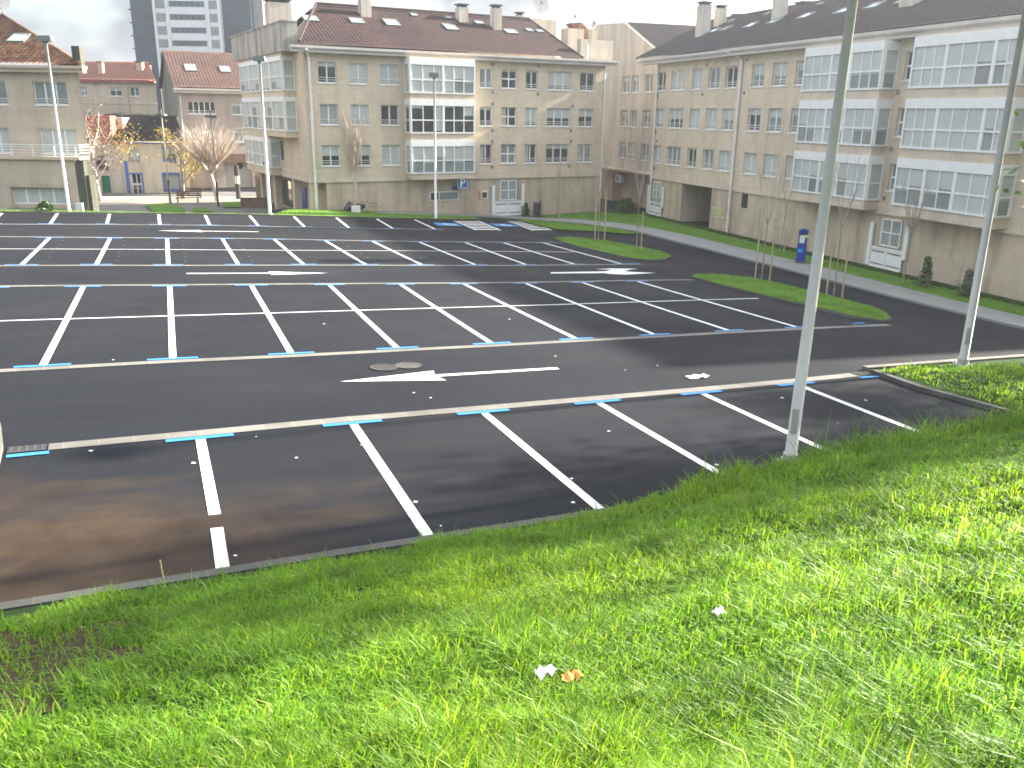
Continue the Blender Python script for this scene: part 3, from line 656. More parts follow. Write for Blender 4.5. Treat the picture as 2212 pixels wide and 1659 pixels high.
def tile_slope(F, o0, z0, slope, run, ua, ub, pitch=.26, row=.38, amp=.045):
    """corrugated tile field: eave at (o0, z0), rising backwards; ua(t), ub(t) bound it along the run (t in 0..1)"""
    U0 = min(ua(0), ua(1)); U1 = max(ub(0), ub(1)); nc = max(2, int((U1 - U0) / pitch)); us = np.linspace(U0, U1, nc * 4 + 1)
    nr = max(2, int(run * math.hypot(1, slope) / row)); ph = (np.arange(len(us)) % 4) * np.pi / 2
    hb = amp * (.5 - .5 * np.cos(ph)); V = []; rows = 0; jit = RNG.uniform(-.012, .012, len(us) // 4 + 2)
    nv = np.array([-0.0, 0, 0]); 
    for r_ in range(nr):
        for k, lift in ((0, .05), (1, .012)):
            t = (r_ + k) / nr; a, b = ua(t), ub(t); u = np.clip(us, a, b); o = o0 - run * t; z = z0 + run * slope * t + lift + hb
            V.append(F.P[None] + F.U[None] * u[:, None] + F.N[None] * o + np.stack([0 * z, 0 * z, z], 1)); rows += 1
    V = np.concatenate(V); n = len(us); i = np.arange(rows * n).reshape(rows, n); Q = np.stack([i[:-1, :-1], i[:-1, 1:], i[1:, 1:], i[1:, :-1]], -1).reshape(-1, 4)
    ar = np.linalg.norm(np.cross(V[Q[:, 1]] - V[Q[:, 0]], V[Q[:, 3]] - V[Q[:, 0]]), axis=1) + np.linalg.norm(np.cross(V[Q[:, 1]] - V[Q[:, 2]], V[Q[:, 3]] - V[Q[:, 2]]), axis=1)
    return V, Q[ar > 1e-5]
def roof(F, root, mat, *slopes, name='roof'):
    Vs, Qs, n = [], [], 0
    for s_ in slopes:
        V, Q = tile_slope(*s_) if not isinstance(s_, dict) else tile_slope(**s_)
        Vs.append(V); Qs.append(Q + n); n += len(V)
    return np_mesh(name, np.concatenate(Vs), np.concatenate(Qs), None, mat, root)
def slope_box(mb, F, u0, u1, o1, run, eo, ez, slope, h0, h1):
    """box lying on a roof slope between outward offsets o1 (lower edge) and o1 - run"""
    nrm = F.N * slope + F.Z; nrm = nrm / np.linalg.norm(nrm); vs = []
    for h in (h0, h1):
        for o in (o1, o1 - run):
            for u in (u0, u1): vs.append(F(u, o, ez + (eo - o) * slope) + nrm * h)
    mb.add(vs, [(0, 1, 3, 2), (4, 6, 7, 5), (0, 4, 5, 1), (2, 3, 7, 6), (0, 2, 6, 4), (1, 5, 7, 3)])
def skylight(F, root, u, o, eo, ez, slope, wd=.95, run=1.0, open_=0.0):
    f = MB(); t = .09; a, b = u - wd / 2, u + wd / 2
    slope_box(f, F, a, b, o, t, eo, ez, slope, .02, .15); slope_box(f, F, a, b, o - run + t, t, eo, ez, slope, .02, .15)
    slope_box(f, F, a, a + t, o - t, run - 2 * t, eo, ez, slope, .02, .15); slope_box(f, F, b - t, b, o - t, run - 2 * t, eo, ez, slope, .02, .15)
    s_ = f.build('skylight', 'lampgrey', root); p = MB(); slope_box(p, F, a + t, b - t, o - t, run - 2 * t, eo, ez, slope, .03, .125); p.build('pane', 'skyglass', s_)
    if open_:   # a tilted sash
        q = MB(); slope_box(q, F, a, b, o - run + .35, .35, eo, ez + .12, slope * .4, .10, .16); q.build('sash', 'lampgrey', s_)
def chimney(F, root, u0, u1, o0, o1, z0, z1, mat='chim', cap=.16):
    c = MB().box(F, u0, u1, o0, o1, z0, z1).build('chimney', mat, root)
    k = MB(); k.box(F, u0 + .08, u1 - .08, o0 + .08, o1 - .08, z1, z1 + cap); k.box(F, u0 - .06, u1 + .06, o0 - .06, o1 + .06, z1 + cap, z1 + cap + .08); k.build('chimney_cap', 'capdark', c)
def downpipe(F, root, u, o, z0, z1, r=.065, mat='whiteold', kick=0.0, base=None):
    m = MB(); P_ = [F(u, o, z0), F(u, o, z1)]
    if kick: P_ += [F(u + kick * .6, o + .25, z1 + .35), F(u + kick, o + .5, z1 + .5)]
    m.tube(P_, r, 8)
    for z in np.arange(z0 + .4, z1, 2.2): m.tube([F(u, o, z), F(u, o, z + .09)], r * 1.3, 8)
    return m.build('downpipe', mat, root)
def gutter(F, root, u0, u1, o, z0, z1, mat='gutter', name='cornice'):
    m = MB(); h = z1 - z0
    m.box(F, u0, u1, o - .55, o - .14, z0, z0 + h * .45); m.box(F, u0 - .03, u1 + .03, o - .58, o - .06, z0 + h * .45, z0 + h * .62); m.box(F, u0 - .06, u1 + .06, o - .60, o, z0 + h * .62, z1); return m.build(name, mat, root)
def scribble(F, root, strokes, o, mat='capdark', wd=.03):
    m = MB()
    for st in strokes:
        for (a, b) in zip(st[:-1], st[1:]):
            d = np.array(b) - np.array(a); L = np.linalg.norm(d) + 1e-9; n = np.array([-d[1], d[0]]) / L * wd / 2
            m.quad(F(a[0] - n[0], o, a[1] - n[1]), F(b[0] - n[0], o, b[1] - n[1]), F(b[0] + n[0], o, b[1] + n[1]), F(a[0] + n[0], o, a[1] + n[1]))
    return m.build('graffiti', mat, root)
def vent(m, F, u, z, o=0): m.box(F, u - .10, u + .10, o - .05, o + .03, z - .1, z + .1)
def white_gate(F, root, u0, u1, z0, zwin0, zwin1, zp0, zp1, o=0.0, both=True):
    """barred ground-floor window with a white folding shutter standing below it"""
    g = MB(); a, b = u0 + .72, u1 - .62
    t = .07; g.box(F, a, b, o + .01, o + .05, zwin1 - t, zwin1); g.box(F, a, b, o + .01, o + .05, zwin0, zwin0 + t); g.box(F, a, a + t, o + .01, o + .05, zwin0, zwin1); g.box(F, b - t, b, o + .01, o + .05, zwin0, zwin1)
    g.box(F, (a + b) / 2 - .04, (a + b) / 2 + .04, o + .01, o + .05, zwin0, zwin1); g.box(F, a, b, o + .012, o + .048, (zwin0 + zwin1) / 2 - .03, (zwin0 + zwin1) / 2 + .03)
    for k in range(1, 12): u = a + (b - a) * k / 12; g.box(F, u - .010, u + .010, o + .03, o + .045, zwin0, zwin1)
    w_ = g.build('barred_window', 'white', root); MB().box(F, a + .03, b - .03, o - .06, o + .012, zwin0 + .03, zwin1 - .03).build('pane', 'glass_grey', w_)
    s_ = MB(); s_.box(F, u0 + .28, u1 - .25, o + .06, o + .12, zp0, zp1); s_.box(F, u0, u0 + .26, o + .06, o + .16, zp0 + .1, zp1 + 1.2); s_.box(F, u1 - .26, u1, o + .06, o + .16, zp0 + .7, zp1 + 1.25)
    m_ = (u0 + u1) / 2; s_.box(F, m_ - .035, m_ + .035, o + .12, o + .15, zp0, zp1); s_.box(F, u0 + .28, u1 - .25, o + .12, o + .15, zp1 - .10, zp1); s_.box(F, u0 + .28, u1 - .25, o + .12, o + .15, zp0, zp0 + .10)
    sh = s_.build('folding_shutter', 'white', root)
    d = MB()
    for (p, q) in ((u0 + .36, m_ - .1), (m_ + .1, u1 - .33)):
        d.box(F, p, q, o + .12, o + .128, zp1 - .27, zp1 - .19); d.box(F, p, q, o + .12, o + .128, zp0 + .2, zp0 + .27)
    d.build('slot', 'shade', sh)  # flat strips, the shade of the slots put into their colour

# ------------------------------------------------------------------ the middle apartment block
M = Fr(30.77, 60.5, .99806, .06235, .06235, -.99806)
mid = thing('apartment_block', M(-6, -7, BASE), 'granite apartment block with brown tiled roof and arcade at its left end', 'building', 'apartment blocks round the car park')
Z3 = [(6.40, 7.70), (3.76, 5.08), (1.07, 2.45)]
cols_l = [(-17.17, -15.90), (-15.02, -13.74), (-12.89, -11.58)]
cols_r = [(-5.32, -4.30), (-3.55, -2.28), (-1.53, -.50), (.35, 2.43), (3.20, 4.55)]
holes = [(a, b, z0, z1) for (z0, z1) in Z3 for (a, b) in cols_l + cols_r]
wl = wall(M, -18.1, 5.5, .15, 8.25, holes)
ml = M.left(-18.1)
wall(ml, 0, 16.5, .15, 8.25, [(6.3, 7.5, 1.1, 2.5)], mb=wl)
wl.box(M, -17.7, 5.4, -13, -.40, .25, 8.2)
wl.quad(M(5.5, 0, BASE), M(5.5, -13, BASE), M(5.5, -13, 8.25), M(5.5, 0, 8.25)); wl.quad(M(-18.1, -16.5, BASE), M(5.5, -16.5, BASE), M(5.5, -16.5, 8.25), M(-18.1, -16.5, 8.25))
wl.build('wall', 'stone', mid)
bd = MB(); bd.box(M, -18.16, 5.56, -.35, .06, -.02, .15); bd.box(M, -18.13, 5.53, -.35, .03, .15, .55); bd.box(ml, .36, 16.5, -.3, .06, -.02, .15); bd.box(ml, .36, 16.5, -.3, .03, .15, .55)
bd.box(M, -17.9, 5.4, -16.4, -.36, -.01, .14); bd.build('string_course', 'stone_band', mid)
gb = wall(M, -16.95, 5.5, BASE - .3, -.02, [(-3.05, -2.0, -1.6, -.2)], o=-.05, rev=.12)
gi = M.left(-16.95); gb.quad(gi(.05, 0, BASE - .3), gi(16.3, 0, BASE - .3), gi(16.3, 0, -.02), gi(.05, 0, -.02)); gb.build('ground_floor_wall', 'stone_base', mid)
pl = [(.05, .5), (4.2, 4.75), (9.8, 10.3), (14.2, 14.7)]
for (a, b) in pl: MB().box(ml, a, b, -.55, -.03, BASE - .3, -.02).build('pillar', 'stone_band', mid)
for a in (5.1, 7.0):
    d = MB().box(gi, a, a + 1.5, .01, .07, BASE, -.75).build('blue_door', 'blue', mid)
MB().box(gi, 9.2, 13, .01, .05, BASE + .3, -.6).build('shop_window', 'glass', mid)
blind_l = [[.22, 1, 1], [.97, .97, .0], [.52, .52, 1]]; tone_l = [['glass', 'glass', 'glass_grey'], ['glass_grey', 'glass_grey', 'glass'], ['glass', 'glass', 'glass']]
for r_, (z0, z1) in enumerate(Z3):
    for c, (a, b) in enumerate(cols_l): window(M, mid, a, b, z0, z1, 0, 2, blind_l[r_][c], True, False, tone_l[r_][c], 'blind' if (r_, c) not in ((1, 0), (1, 2)) else 'blind_grey')
blind_r = [[0, .12, .1, .72, .05], [.15, 0, .72, .55, .45], [0, .05, .0, .25, .2]]
for r_, (z0, z1) in enumerate(Z3):
    for c, (a, b) in enumerate(cols_r):
        window(M, mid, a, b, z0, z1, 0, 3 if c == 3 else 2, blind_r[r_][c], c != 1, c == 1, 'glass_grey' if (r_ + c) % 3 == 0 else 'glass', 'blind', .19, 'white', 1 if (r_, c) in ((2, 0), (2, 2), (1, 1), (2, 4)) else 0)
window(ml, mid, 6.3, 7.5, 1.1, 2.5, 0, 2, .5)
# the enclosed balconies on the front
bay_body(M, mid, -11.12, -6.2, .96, [(.10, .50), (2.80, 3.23), (5.52, 5.87), (8.16, 8.22)], 'stone')
for r_, (z0, z1, bl) in enumerate([(5.87, 8.16, [1, 1, 1, .9, .45, .6]), (3.23, 5.52, [.1, 0, .9, .05, 0, .35]), (.50, 2.80, [.55, .6, .4, .55, .6, .5])]):
    gallery(M, mid, -11.12, -6.2, z0, z1, .96, [1.1, 1.1, .8, -1, 1, 1, 1], bl, (True, True), 'glass' if r_ == 1 else 'glass_grey', header=.44)
# side bays
bay_body(ml, mid, 2.2, 15.2, .85, [(2.85, 3.25), (5.5, 5.9), (8.1, 8.3)], 'stone'); bay_body(ml, mid, 7.2, 15.2, .85, [(.02, .55), (2.66, 2.85)], 'stone')
for (z0, z1, v0, bl) in ((5.9, 8.1, 2.2, [.9, .7, .9]), (3.25, 5.5, 2.2, [.5, .9, .2]), (.55, 2.66, 7.2, [.9, .8, .9])):
    f_, p_, b_ = MB(), MB(), MB(); cs = [1, 1, -1, 1, 1, -1, 1, 1, -1, 1, 1] if v0 < 5 else [1, 1, -1, 1, 1, -1, 1, 1]
    glazing(ml, f_, p_, b_, v0, 15.2, z0, z1, .85, cs, bl, .3); Gs = ml.left(v0, 0); glazing(Gs, f_, p_, b_, -.80, -.002, z0, z1, 0, [1], [.95], .3)
    g = f_.build('gallery', 'white', mid); p_.build('pane', 'glass_grey', g); b_.build('blind', 'blind', g)
pb = MB(); pb.box(ml, .95, 16.9, .0, .98, 8.32, 10.1); pb.box(ml, .9, 17.0, -.05, 1.04, 10.1, 10.18); pb.build('parapet', 'mossy', mid)
gutter(M, mid, -18.9, 6.25, .62, 8.22, 8.62)
EO, EZ, SL = .62, 8.64, .467
roof(M, mid, 'tile_brown', dict(F=M, o0=EO, z0=EZ, slope=SL, run=6.85, ua=lambda t: -18.45 + 3.2 * t, ub=lambda t: 3.0 - .85 * t), dict(F=Fr(*M(0, -12.2, 0)[:2], *(-M.U[:2]), *(-M.N[:2])), o0=0, z0=8.7, slope=SL, run=6.4, ua=lambda t: -2.2, ub=lambda t: 18.3 - 3.0 * t))
MB().prism([(-18.3, 8.6), (3.0, 8.6), (2.1, 11.6), (-15.2, 11.6)], M, -6.3, -6.1).build('ridge_wall', 'stone', mid)
ver = MB().tube([M(3.05, .5, 8.72), M(2.15, -6.2, 11.86)], .09, 6); ver.tube([M(-15.2, -6.2, 11.9), M(2.15, -6.2, 11.9)], .10, 6); ver.tube([M(-15.2, -6.2, 11.9), M(-18.4, .4, 8.85)], .10, 6); ver.build('ridge_tiles', 'tile_brown', mid)
for (u, o, wd, rn, op) in [(-16.5, -2.95, 1.0, .85, 0), (-13.2, -3.05, 1.0, .85, 0), (-10.6, -3.05, 1.05, 1.05, 1), (-6.05, -2.95, 1.0, 1.0, 1), (-8.15, -5.05, .5, .45, 0), (-5.4, -5.05, .5, .4, 0), (-3.1, -4.4, .7, .5, 0), (-1.05, -3.0, 1.0, .7, 0), (.85, -3.62, .55, .5, 0), (1.75, -3.6, .6, .45, 0)]:
    skylight(M, mid, u, o, EO, EZ, SL, wd, rn, op)
chimney(M, mid, -12.5, -11.75, -5.1, -4.4, 10.6, 12.35); chimney(M, mid, -4.75, -4.0, -5.35, -4.65, 10.7, 12.2); chimney(M, mid, -2.35, -1.7, -4.3, -3.6, 10.3, 12.2); chimney(M, mid, 1.3, 1.8, -7.0, -6.5, 11.2, 12.15); chimney(M, mid, -18.05, -16.45, -9.6, -8.2, 9.2, 12.0)
downpipe(M, mid, -17.75, .12, BASE, 7.9, .09, 'whiteold', -.3); downpipe(M, mid, 5.42, .10, BASE, 8.0, .06)
for b_ in ((1.75, 4.8, -7.2, -6.35, 8.6, 11.95), (3.65, 5.15, -3.7, -2.7, 8.6, 11.05), (3.3, 6.3, -.75, -.25, 8.63, 10.1), (5.25, 5.75, -2.2, -1.7, 8.6, 11.0)): MB().box(M, *b_).build('terrace_wall', 'render_beige', mid)
MB().box(M, 3.3, 5.2, -2.6, -.76, 8.63, 8.9).build('terrace_floor', 'gutter', mid)
MB().prism([(4.6, 11.55), (5.6, 11.65), (7.7, 10.15), (5.9, 10.1)], M, -4.6, -3.8).build('red_gable_roof', 'tile_terra', mid)
def dish(root, P_, r, facing, mast):
    m = MB(); P_ = np.array(P_, float); f_ = np.array(facing, float); f_ /= np.linalg.norm(f_); a = np.cross(f_, (0, 0, 1.)); a /= np.linalg.norm(a); b = np.cross(a, f_); rings = []
    for k in range(6):
        q = k / 5; rings.append([P_ - f_ * r * .22 * (1 - q * q) + (a * math.cos(x) + b * math.sin(x)) * r * max(q, .02) for x in np.linspace(0, 2 * math.pi, 20, False)])
    vs = [v for r_ in rings for v in r_]; m.add(vs, [(i * 20 + k, i * 20 + (k + 1) % 20, (i + 1) * 20 + (k + 1) % 20, (i + 1) * 20 + k) for i in range(5) for k in range(20)])
    d = m.build('satellite_dish', 'dish', root, True); t = MB(); t.tube([P_ - f_ * r * .25, P_ - f_ * r * .3 - np.array([0, 0, mast])], .04, 6); t.tube([P_ - f_ * r * .2 - b * r * .8, P_ + f_ * r * .7], .02, 4); t.box(WORLD, P_[0] + f_[0] * r * .7 - .06, P_[0] + f_[0] * r * .7 + .06, P_[1] + f_[1] * r * .7 - .06, P_[1] + f_[1] * r * .7 + .06, P_[2] + f_[2] * r * .7 - .06, P_[2] + f_[2] * r * .7 + .06); t.build('mast', 'lampgrey', d)
dish(mid, M(3.3, -6.4, 13.0), .68, (-.3, -.9, .25), 1.3); dish(mid, M(5.0, -4.2, 12.0), .40, (.2, -.95, .25), 1.1); dish(mid, M(5.5, -2.0, 11.35), .33, (-.1, -.95, .25), .6)
MB().tube([M(3.85, -.15, 8.6), M(3.85, -.15, 9.7)], .06, 6).build('flue', 'white', mid)
vt = MB()
for (u, z) in [(-4.3, 6.1), (-4.3, 3.45), (-4.3, .82), (-.5, 6.05), (2.55, 3.45), (2.5, .8), (-4.3, 5.3), (-4.3, 2.65), (2.6, 5.25), (2.55, 2.65), (-4.3, 8.0), (-.5, 8.0)]: vent(vt, M, u, z)
vt.build('vent', 'shade', mid)
fl = MB(); fl.box(M, -9.35, -7.05, -.05, .02, -1.5, -.85); fb = fl.build('basement_window', 'whiteold', mid); MB().box(M, -8.6, -7.12, -.0, .035, -1.43, -.92).build('pane', 'glass_grey', fb); MB().box(M, -9.28, -8.68, -.0, .035, -1.43, -.92).build('pane', 'glass', fb)
fl = MB().box(M, -5.2, -4.65, -.05, .02, -1.47, -.92).build('basement_window', 'whiteold', mid); MB().box(M, -5.12, -4.73, 0, .035, -1.4, -1.0).build('pane', 'glass', fl); MB().box(M, -5.36, -5.22, -.05, .03, -1.5, -.9).build('warning_strip', 'orange', mid)
white_gate(M, mid, -4.35, -1.55, BASE, -1.65, -.15, BASE + .05, BASE + 1.15, -.03)
MB().box(M, -7.55, -7.1, -.05, .03, -.75, -.5).build('wall_plate', 'blue', mid)
scribble(M, mid, [[(-14.6, -1.55), (-14.45, -1.3), (-14.3, -1.6), (-14.1, -1.35), (-13.9, -1.6), (-13.7, -1.45), (-13.3, -1.6)], [(-13.9, -1.72), (-13.0, -1.78)]], -.045)

# ------------------------------------------------------------------ the long right-hand apartment block
Rr = Fr(39.06, 58.0, -.10829, -.99412, -.99412, .10829)      # u grows towards the viewer
rb = thing('apartment_block', Rr(18, -7, BASE), 'long granite apartment block with stacked white glazed balconies along the right of the car park', 'building', 'apartment blocks round the car park')
ZR = [(6.45, 7.78), (3.80, 5.17), (1.17, 2.48)]
colsR = [(.16, 1.50), (2.32, 4.42), (5.40, 6.68), (7.55, 8.95), (9.65, 11.04), (12.65, 14.02), (14.83, 16.2), (17.08, 18.5), (25.7, 26.9), (35.5, 36.8)]
hol = [(a, b, z0, z1) for (z0, z1) in ZR for (a, b) in colsR]
wr = wall(Rr, 0, 41, .10, 8.35, hol); wr.box(Rr, .15, 40.9, -13, -.40, .2, 8.3)
for u in (0, 41): wr.quad(Rr(u, 0, BASE), Rr(u, -13, BASE), Rr(u, -13, 8.35), Rr(u, 0, 8.35))
wr.quad(Rr(0, -13.3, BASE), Rr(41, -13.3, BASE), Rr(41, -13.3, 8.35), Rr(0, -13.3, 8.35)); wr.build('wall', 'stone', rb)
bd = MB(); bd.box(Rr, -.05, 41.05, -.35, .06, -.04, .10); bd.box(Rr, -.03, 41.03, -.35, .03, .10, .50); bd.box(Rr, .1, 40.9, -12.9, -.36, -.03, .09); bd.build('string_course', 'stone_band', rb)
gw = wall(Rr, 0, 41, BASE - .3, -.04, [(5.0, 9.07, BASE - .3, -.06)], o=-.04, rev=5.5); gw.quad(Rr(5.0, -5.5, BASE - .3), Rr(9.07, -5.5, BASE - .3), Rr(9.07, -5.5, -.06), Rr(5.0, -5.5, -.06)); gw.build('ground_floor_wall', 'stone_base', rb)
BR = [[.0, .95, .95, .1, .1, .5, .6, .4, 0, 0], [.8, .55, .95, 1, .55, .3, .4, .3, 0, 0], [1, .0, .1, .05, 1, .97, .95, .95, 0, 0]]
for r_, (z0, z1) in enumerate(ZR):
    for c, (a, b) in enumerate(colsR):
        window(Rr, rb, a, b, z0, z1, 0, 3 if c == 1 else 2, BR[r_][c], c < 8, c >= 8, 'glass_grey' if (r_ * 3 + c) % 4 else 'glass', 'blind')
for (u0, u1, cols, seed) in ((19.1, 25.25, [1, 1, 1, -1, 1, 1, -1, 1, 1, 1], 1), (27.2, 33.2, [.75, .75, .75, -1, 1, 1, 1, -1, .7, .7], 2)):
    bay_body(Rr, rb, u0, u1, .93, [(.14, .62), (2.84, 3.30), (5.56, 6.02), (8.28, 8.34)], 'stone_band'); rr_ = random.Random(seed)
    for r_, (z0, z1) in enumerate(((6.02, 8.28), (3.30, 5.56), (.62, 2.84))):
        bl = [rr_.choice([.95, .95, .95, .6, .97, .45]) for _ in range(8)]
        gallery(Rr, rb, u0, u1, z0, z1, .93, cols if not (seed == 2 and r_ == 2) else [1, 1, -1, 1, 1, -1, 1, 1, .6], bl, (True, True), 'glass_grey', 'blind', .44)
MB().box(Rr, 38, 40.5, -.1, .90, .14, 8.34).build('bay', 'stone_band', rb)
gutter(Rr, rb, -2.3, 10.0, .64, 8.34, 8.76); gutter(Rr, rb, 10.0, 41.5, .66, 8.36, 8.79)
ER, EZR, SR = .64, 8.78, .458
roof(Rr, rb, 'tile_grey', dict(F=Rr, o0=ER, z0=EZR, slope=SR, run=6.75, ua=lambda t: -2.35 - 1.1 * t, ub=lambda t: 41.5), dict(F=Fr(*Rr(0, -12.9, 0)[:2], *(-Rr.U[:2]), *(-Rr.N[:2])), o0=0, z0=8.8, slope=SR, run=6.75, ua=lambda t: -41.5, ub=lambda t: 2.3 + 1.1 * t))
rg = MB().tube([Rr(-3.4, -6.13, 11.93), Rr(41.5, -6.13, 11.93)], .10, 6); rg.tube([Rr(-2.35, .6, 8.85), Rr(-3.4, -6.1, 11.9)], .08, 6); rg.build('ridge_tiles', 'tile_grey', rb)
MB().prism([(.7, 8.3), (-6.0, 11.7), (-12.9, 8.3)], Fr(*Rr(41.2, 0, 0)[:2], *Rr.N[:2], *Rr.U[:2]), -.1, .1).build('gable', 'stone', rb)
for (u, o, wd, rn) in [(2.45, -2.85, .95, .8), (3.9, -2.9, .95, .8), (7.2, -2.8, 1.0, .8), (9.8, -2.9, 1.0, .8), (12.9, -3.0, 1.0, .8), (16.6, -2.85, 1.0, .8), (19.1, -2.9, 1.0, .8), (21.4, -2.95, 1.0, .8), (1.9, -4.7, .5, .45), (6.0, -5.0, .5, .45), (11.5, -5.2, .5, .4), (25, -2.9, 1, .8), (29, -2.9, 1, .8)]: skylight(Rr, rb, u, o, ER, EZR, SR, wd, rn)
chimney(Rr, rb, .95, 1.75, -3.3, -2.5, 9.9, 12.45); chimney(Rr, rb, .45, 1.1, -5.0, -4.3, 10.8, 12.35); chimney(Rr, rb, 8.7, 9.5, -4.4, -3.7, 10.5, 12.75); chimney(Rr, rb, 22.0, 22.9, -3.2, -2.4, 9.9, 12.5); chimney(Rr, rb, 7.9, 8.9, -6.6, -6.0, 11.4, 12.0, 'tile_grey', .05)
downpipe(Rr, rb, .35, .10, BASE, 8.2, .07); downpipe(Rr, rb, 11.6, .12, BASE, 8.1, .085, 'whiteold', -1.0)
vt = MB()
for (u, z) in [(.4, 6.05), (6.9, 6.1), (12.0, 6.1), (.5, 3.4), (.6, .75), (.7, 2.8), (25.5, 5.9), (25.6, 3.2), (25.6, .75), (11.95, 8.1), (7.2, 8.0)]: vent(vt, Rr, u, z)
vt.build('vent', 'shade', rb)
MB().box(Rr, 12.8, 13.45, -.1, -.02, -1.0, -.1).build('slot_window', 'dark', rb)
white_gate(Rr, rb, 25.0, 27.75, BASE, -1.62, -.22, BASE + .05, BASE + 1.15, -.02)
white_gate(Rr, rb, -.1, 2.5, BASE, -1.5, -.2, BASE + .05, BASE + 1.1, -.02)
scribble(Rr, rb, [[(9.5, -1.7), (9.4, -1.35), (10.6, -1.3), (10.9, -1.5), (10.9, -1.9), (9.6, -1.95), (9.5, -1.7)], [(9.75, -1.45), (9.75, -1.8)], [(10.1, -1.8), (10.05, -1.45), (10.4, -1.8), (10.45, -1.45)]], -.03, 'lime', .06)
scribble(Rr, rb, [[(2.6, -1.6), (2.9, -1.4), (3.2, -1.65), (3.5, -1.4), (3.9, -1.6)]], -.03, 'shade', .04)

# the set-back wing that joins the two blocks
W2 = Fr(*Rr(0, -2.0, 0)[:2], *Rr.U[:2], *Rr.N[:2]); 
wing = thing('connecting_wing', W2(-7, -3, BASE), 'set-back beige wing with a tall gable filling the corner between the two apartment blocks', 'building')
hw = [(-a, -b, z0, z1) for (a, b) in ((10.09, 8.62), (8.24, 6.92), (5.82, 4.40)) for (z0, z1) in ((6.5, 7.87), (3.72, 5.08), (1.05, 2.4))]
ww = wall(W2, -17, -.2, -.05, 9.6, hw)
ww.prism([(-17, 9.6), (-3.98, 9.6), (-10.2, 12.2), (-17, 12.6)], W2, -.35, -.002)
ww.box(W2, -17, -.3, -12, -.40, -.1, 9.5); ww.build('wall', 'render_beige', wing)
wall(W2, -17, -.2, BASE - .3, -.05, [(-11.1, -9.2, BASE - .3, -.4)], -.02, 1.2).build('ground_floor_wall', 'stone_base', wing)
for (a, b, z0, z1) in hw: window(W2, wing, a, b, z0, z1, 0, 2, random.choice([0, .3, .8]), z0 < 6, False, 'glass_grey')
WB = Fr(*W2(-3.9, -.35, 0)[:2], *(-W2.N[:2]), *W2.U[:2])
roof(W2, wing, 'tile_grey', dict(F=WB, o0=0, z0=9.6, slope=.42, run=6.3, ua=lambda t: -.1, ub=lambda t: 22.0))
MB().box(W2, -17, -.2, .0, .9, .0, .14).build('balcony_slab', 'stone_band', wing)
rl = MB()
for z in (.45, .68, .9): rl.box(W2, -13, -5, .82, .86, z, z + .03)
for u in np.arange(-13, -4.9, 1.0): rl.box(W2, u - .02, u + .02, .82, .86, .14, .9)
rl.build('balcony_railing', 'white', wing)
MB().box(W2, -9.9, -8.3, .0, .02, -1.1, -.3).build('recess_shade_panel', 'shade', wing)  # flat panel behind the unit, recess shade put into its colour
ac = MB().box(W2, -9.6, -8.5, .03, .45, -1.05, -.4).build('air_conditioner', 'white', wing); MB().tube([W2(-9.1, .455, -.72), W2(-9.1, .47, -.72)], .24, 14).build('fan_grille', 'lampgrey', ac)
chimney(W2, wing, -5.2, -4.4, -8.0, -7.2, 11.0, 12.6, 'tile_grey', .05)

# ------------------------------------------------------------------ houses to the left
FX, FY = .42628, .90458
def front(dist): return Fr(FX * dist, FY * dist, .90458, -.42628, -.42628, -.90458)
L1 = front(52)
lh = thing('stone_house', L1(-29, -5, BASE), 'sandstone house with hipped barrel-tile roof and long white balcony railing at the left edge', 'house')
hl = [(-27.78, -25.86, 4.74, 6.0), (-31.2, -29.35, 4.72, 6.0)]; hl2 = [(-27.78, -25.62, 2.0, 3.43), (-31.4, -29.58, 2.0, 3.43)]
wl = wall(L1, -38, -25.05, 1.75, 6.62, hl + hl2); sR = Fr(*L1(-25.05, 0, 0)[:2], -.10, .995, .995, .10); wl.quad(sR(0, 0, 1.7), sR(11, 0, 1.7), sR(11, 0, 6.62), sR(0, 0, 6.62)); wl.box(L1, -37.8, -30.5, -11, -.4, 1.8, 6.5); wl.build('wall', 'stone_left', lh)
for h in hl: window(L1, lh, *h, 0, 3, 0.0 if h[0] > -28 else .1, True, False, 'glass_grey', 'blind', .19, 'white', 0)
for h in hl2: window(L1, lh, *h, 0, 3, .97, False)
g = wall(L1, -38, -25.45, BASE - .3, 1.72, [(-29.38, -26.2, -.82, .14)], 1.0, .25); g.build('ground_floor_wall', 'stone_left', lh)
window(L1, lh, -29.38, -26.2, -.82, .14, 1.0, 4, .95, False, False, 'glass_grey', 'blind', .22, 'whiteold', 0, False)
sf = MB(); sf.box(L1, -29.6, -25.98, 1.0, 1.06, .14, .36); sf.box(L1, -29.6, -25.98, 1.0, 1.06, -1.05, -.82); sf.box(L1, -29.6, -29.38, 1.0, 1.055, -.82, .14); sf.box(L1, -26.2, -25.98, 1.0, 1.055, -.82, .14); sf.build('window_surround', 'stone_base', lh)
MB().box(L1, -38, -25.05, .0, 1.15, 1.72, 1.90).build('balcony_slab', 'stone_band', lh)
rl = MB()
for z in (2.08, 2.24, 2.40): rl.box(L1, -38, -25.05, 1.03, 1.06, z, z + .025)
rl.box(L1, -38, -25.02, 1.0, 1.09, 2.52, 2.57)
for u in np.arange(-37.5, -25.0, 1.22): rl.box(L1, u - .03, u + .03, 1.02, 1.07, 1.9, 2.52)
for z in (2.08, 2.24, 2.40, 2.53): rl.box(L1, -25.08, -25.05, -.2, 1.05, z, z + .03)
rl.build('balcony_railing', 'white', lh)
mw = MB(); mw.box(L1, -25.45, -24.95, .1, 1.02, BASE, 1.60); mw.box(L1, -25.4, -25.0, .2, .9, 1.60, 1.75); mw.box(L1, -24.95, -24.75, .2, .9, BASE, .85); mw.build('mossy_end_wall', 'mossdark', lh)
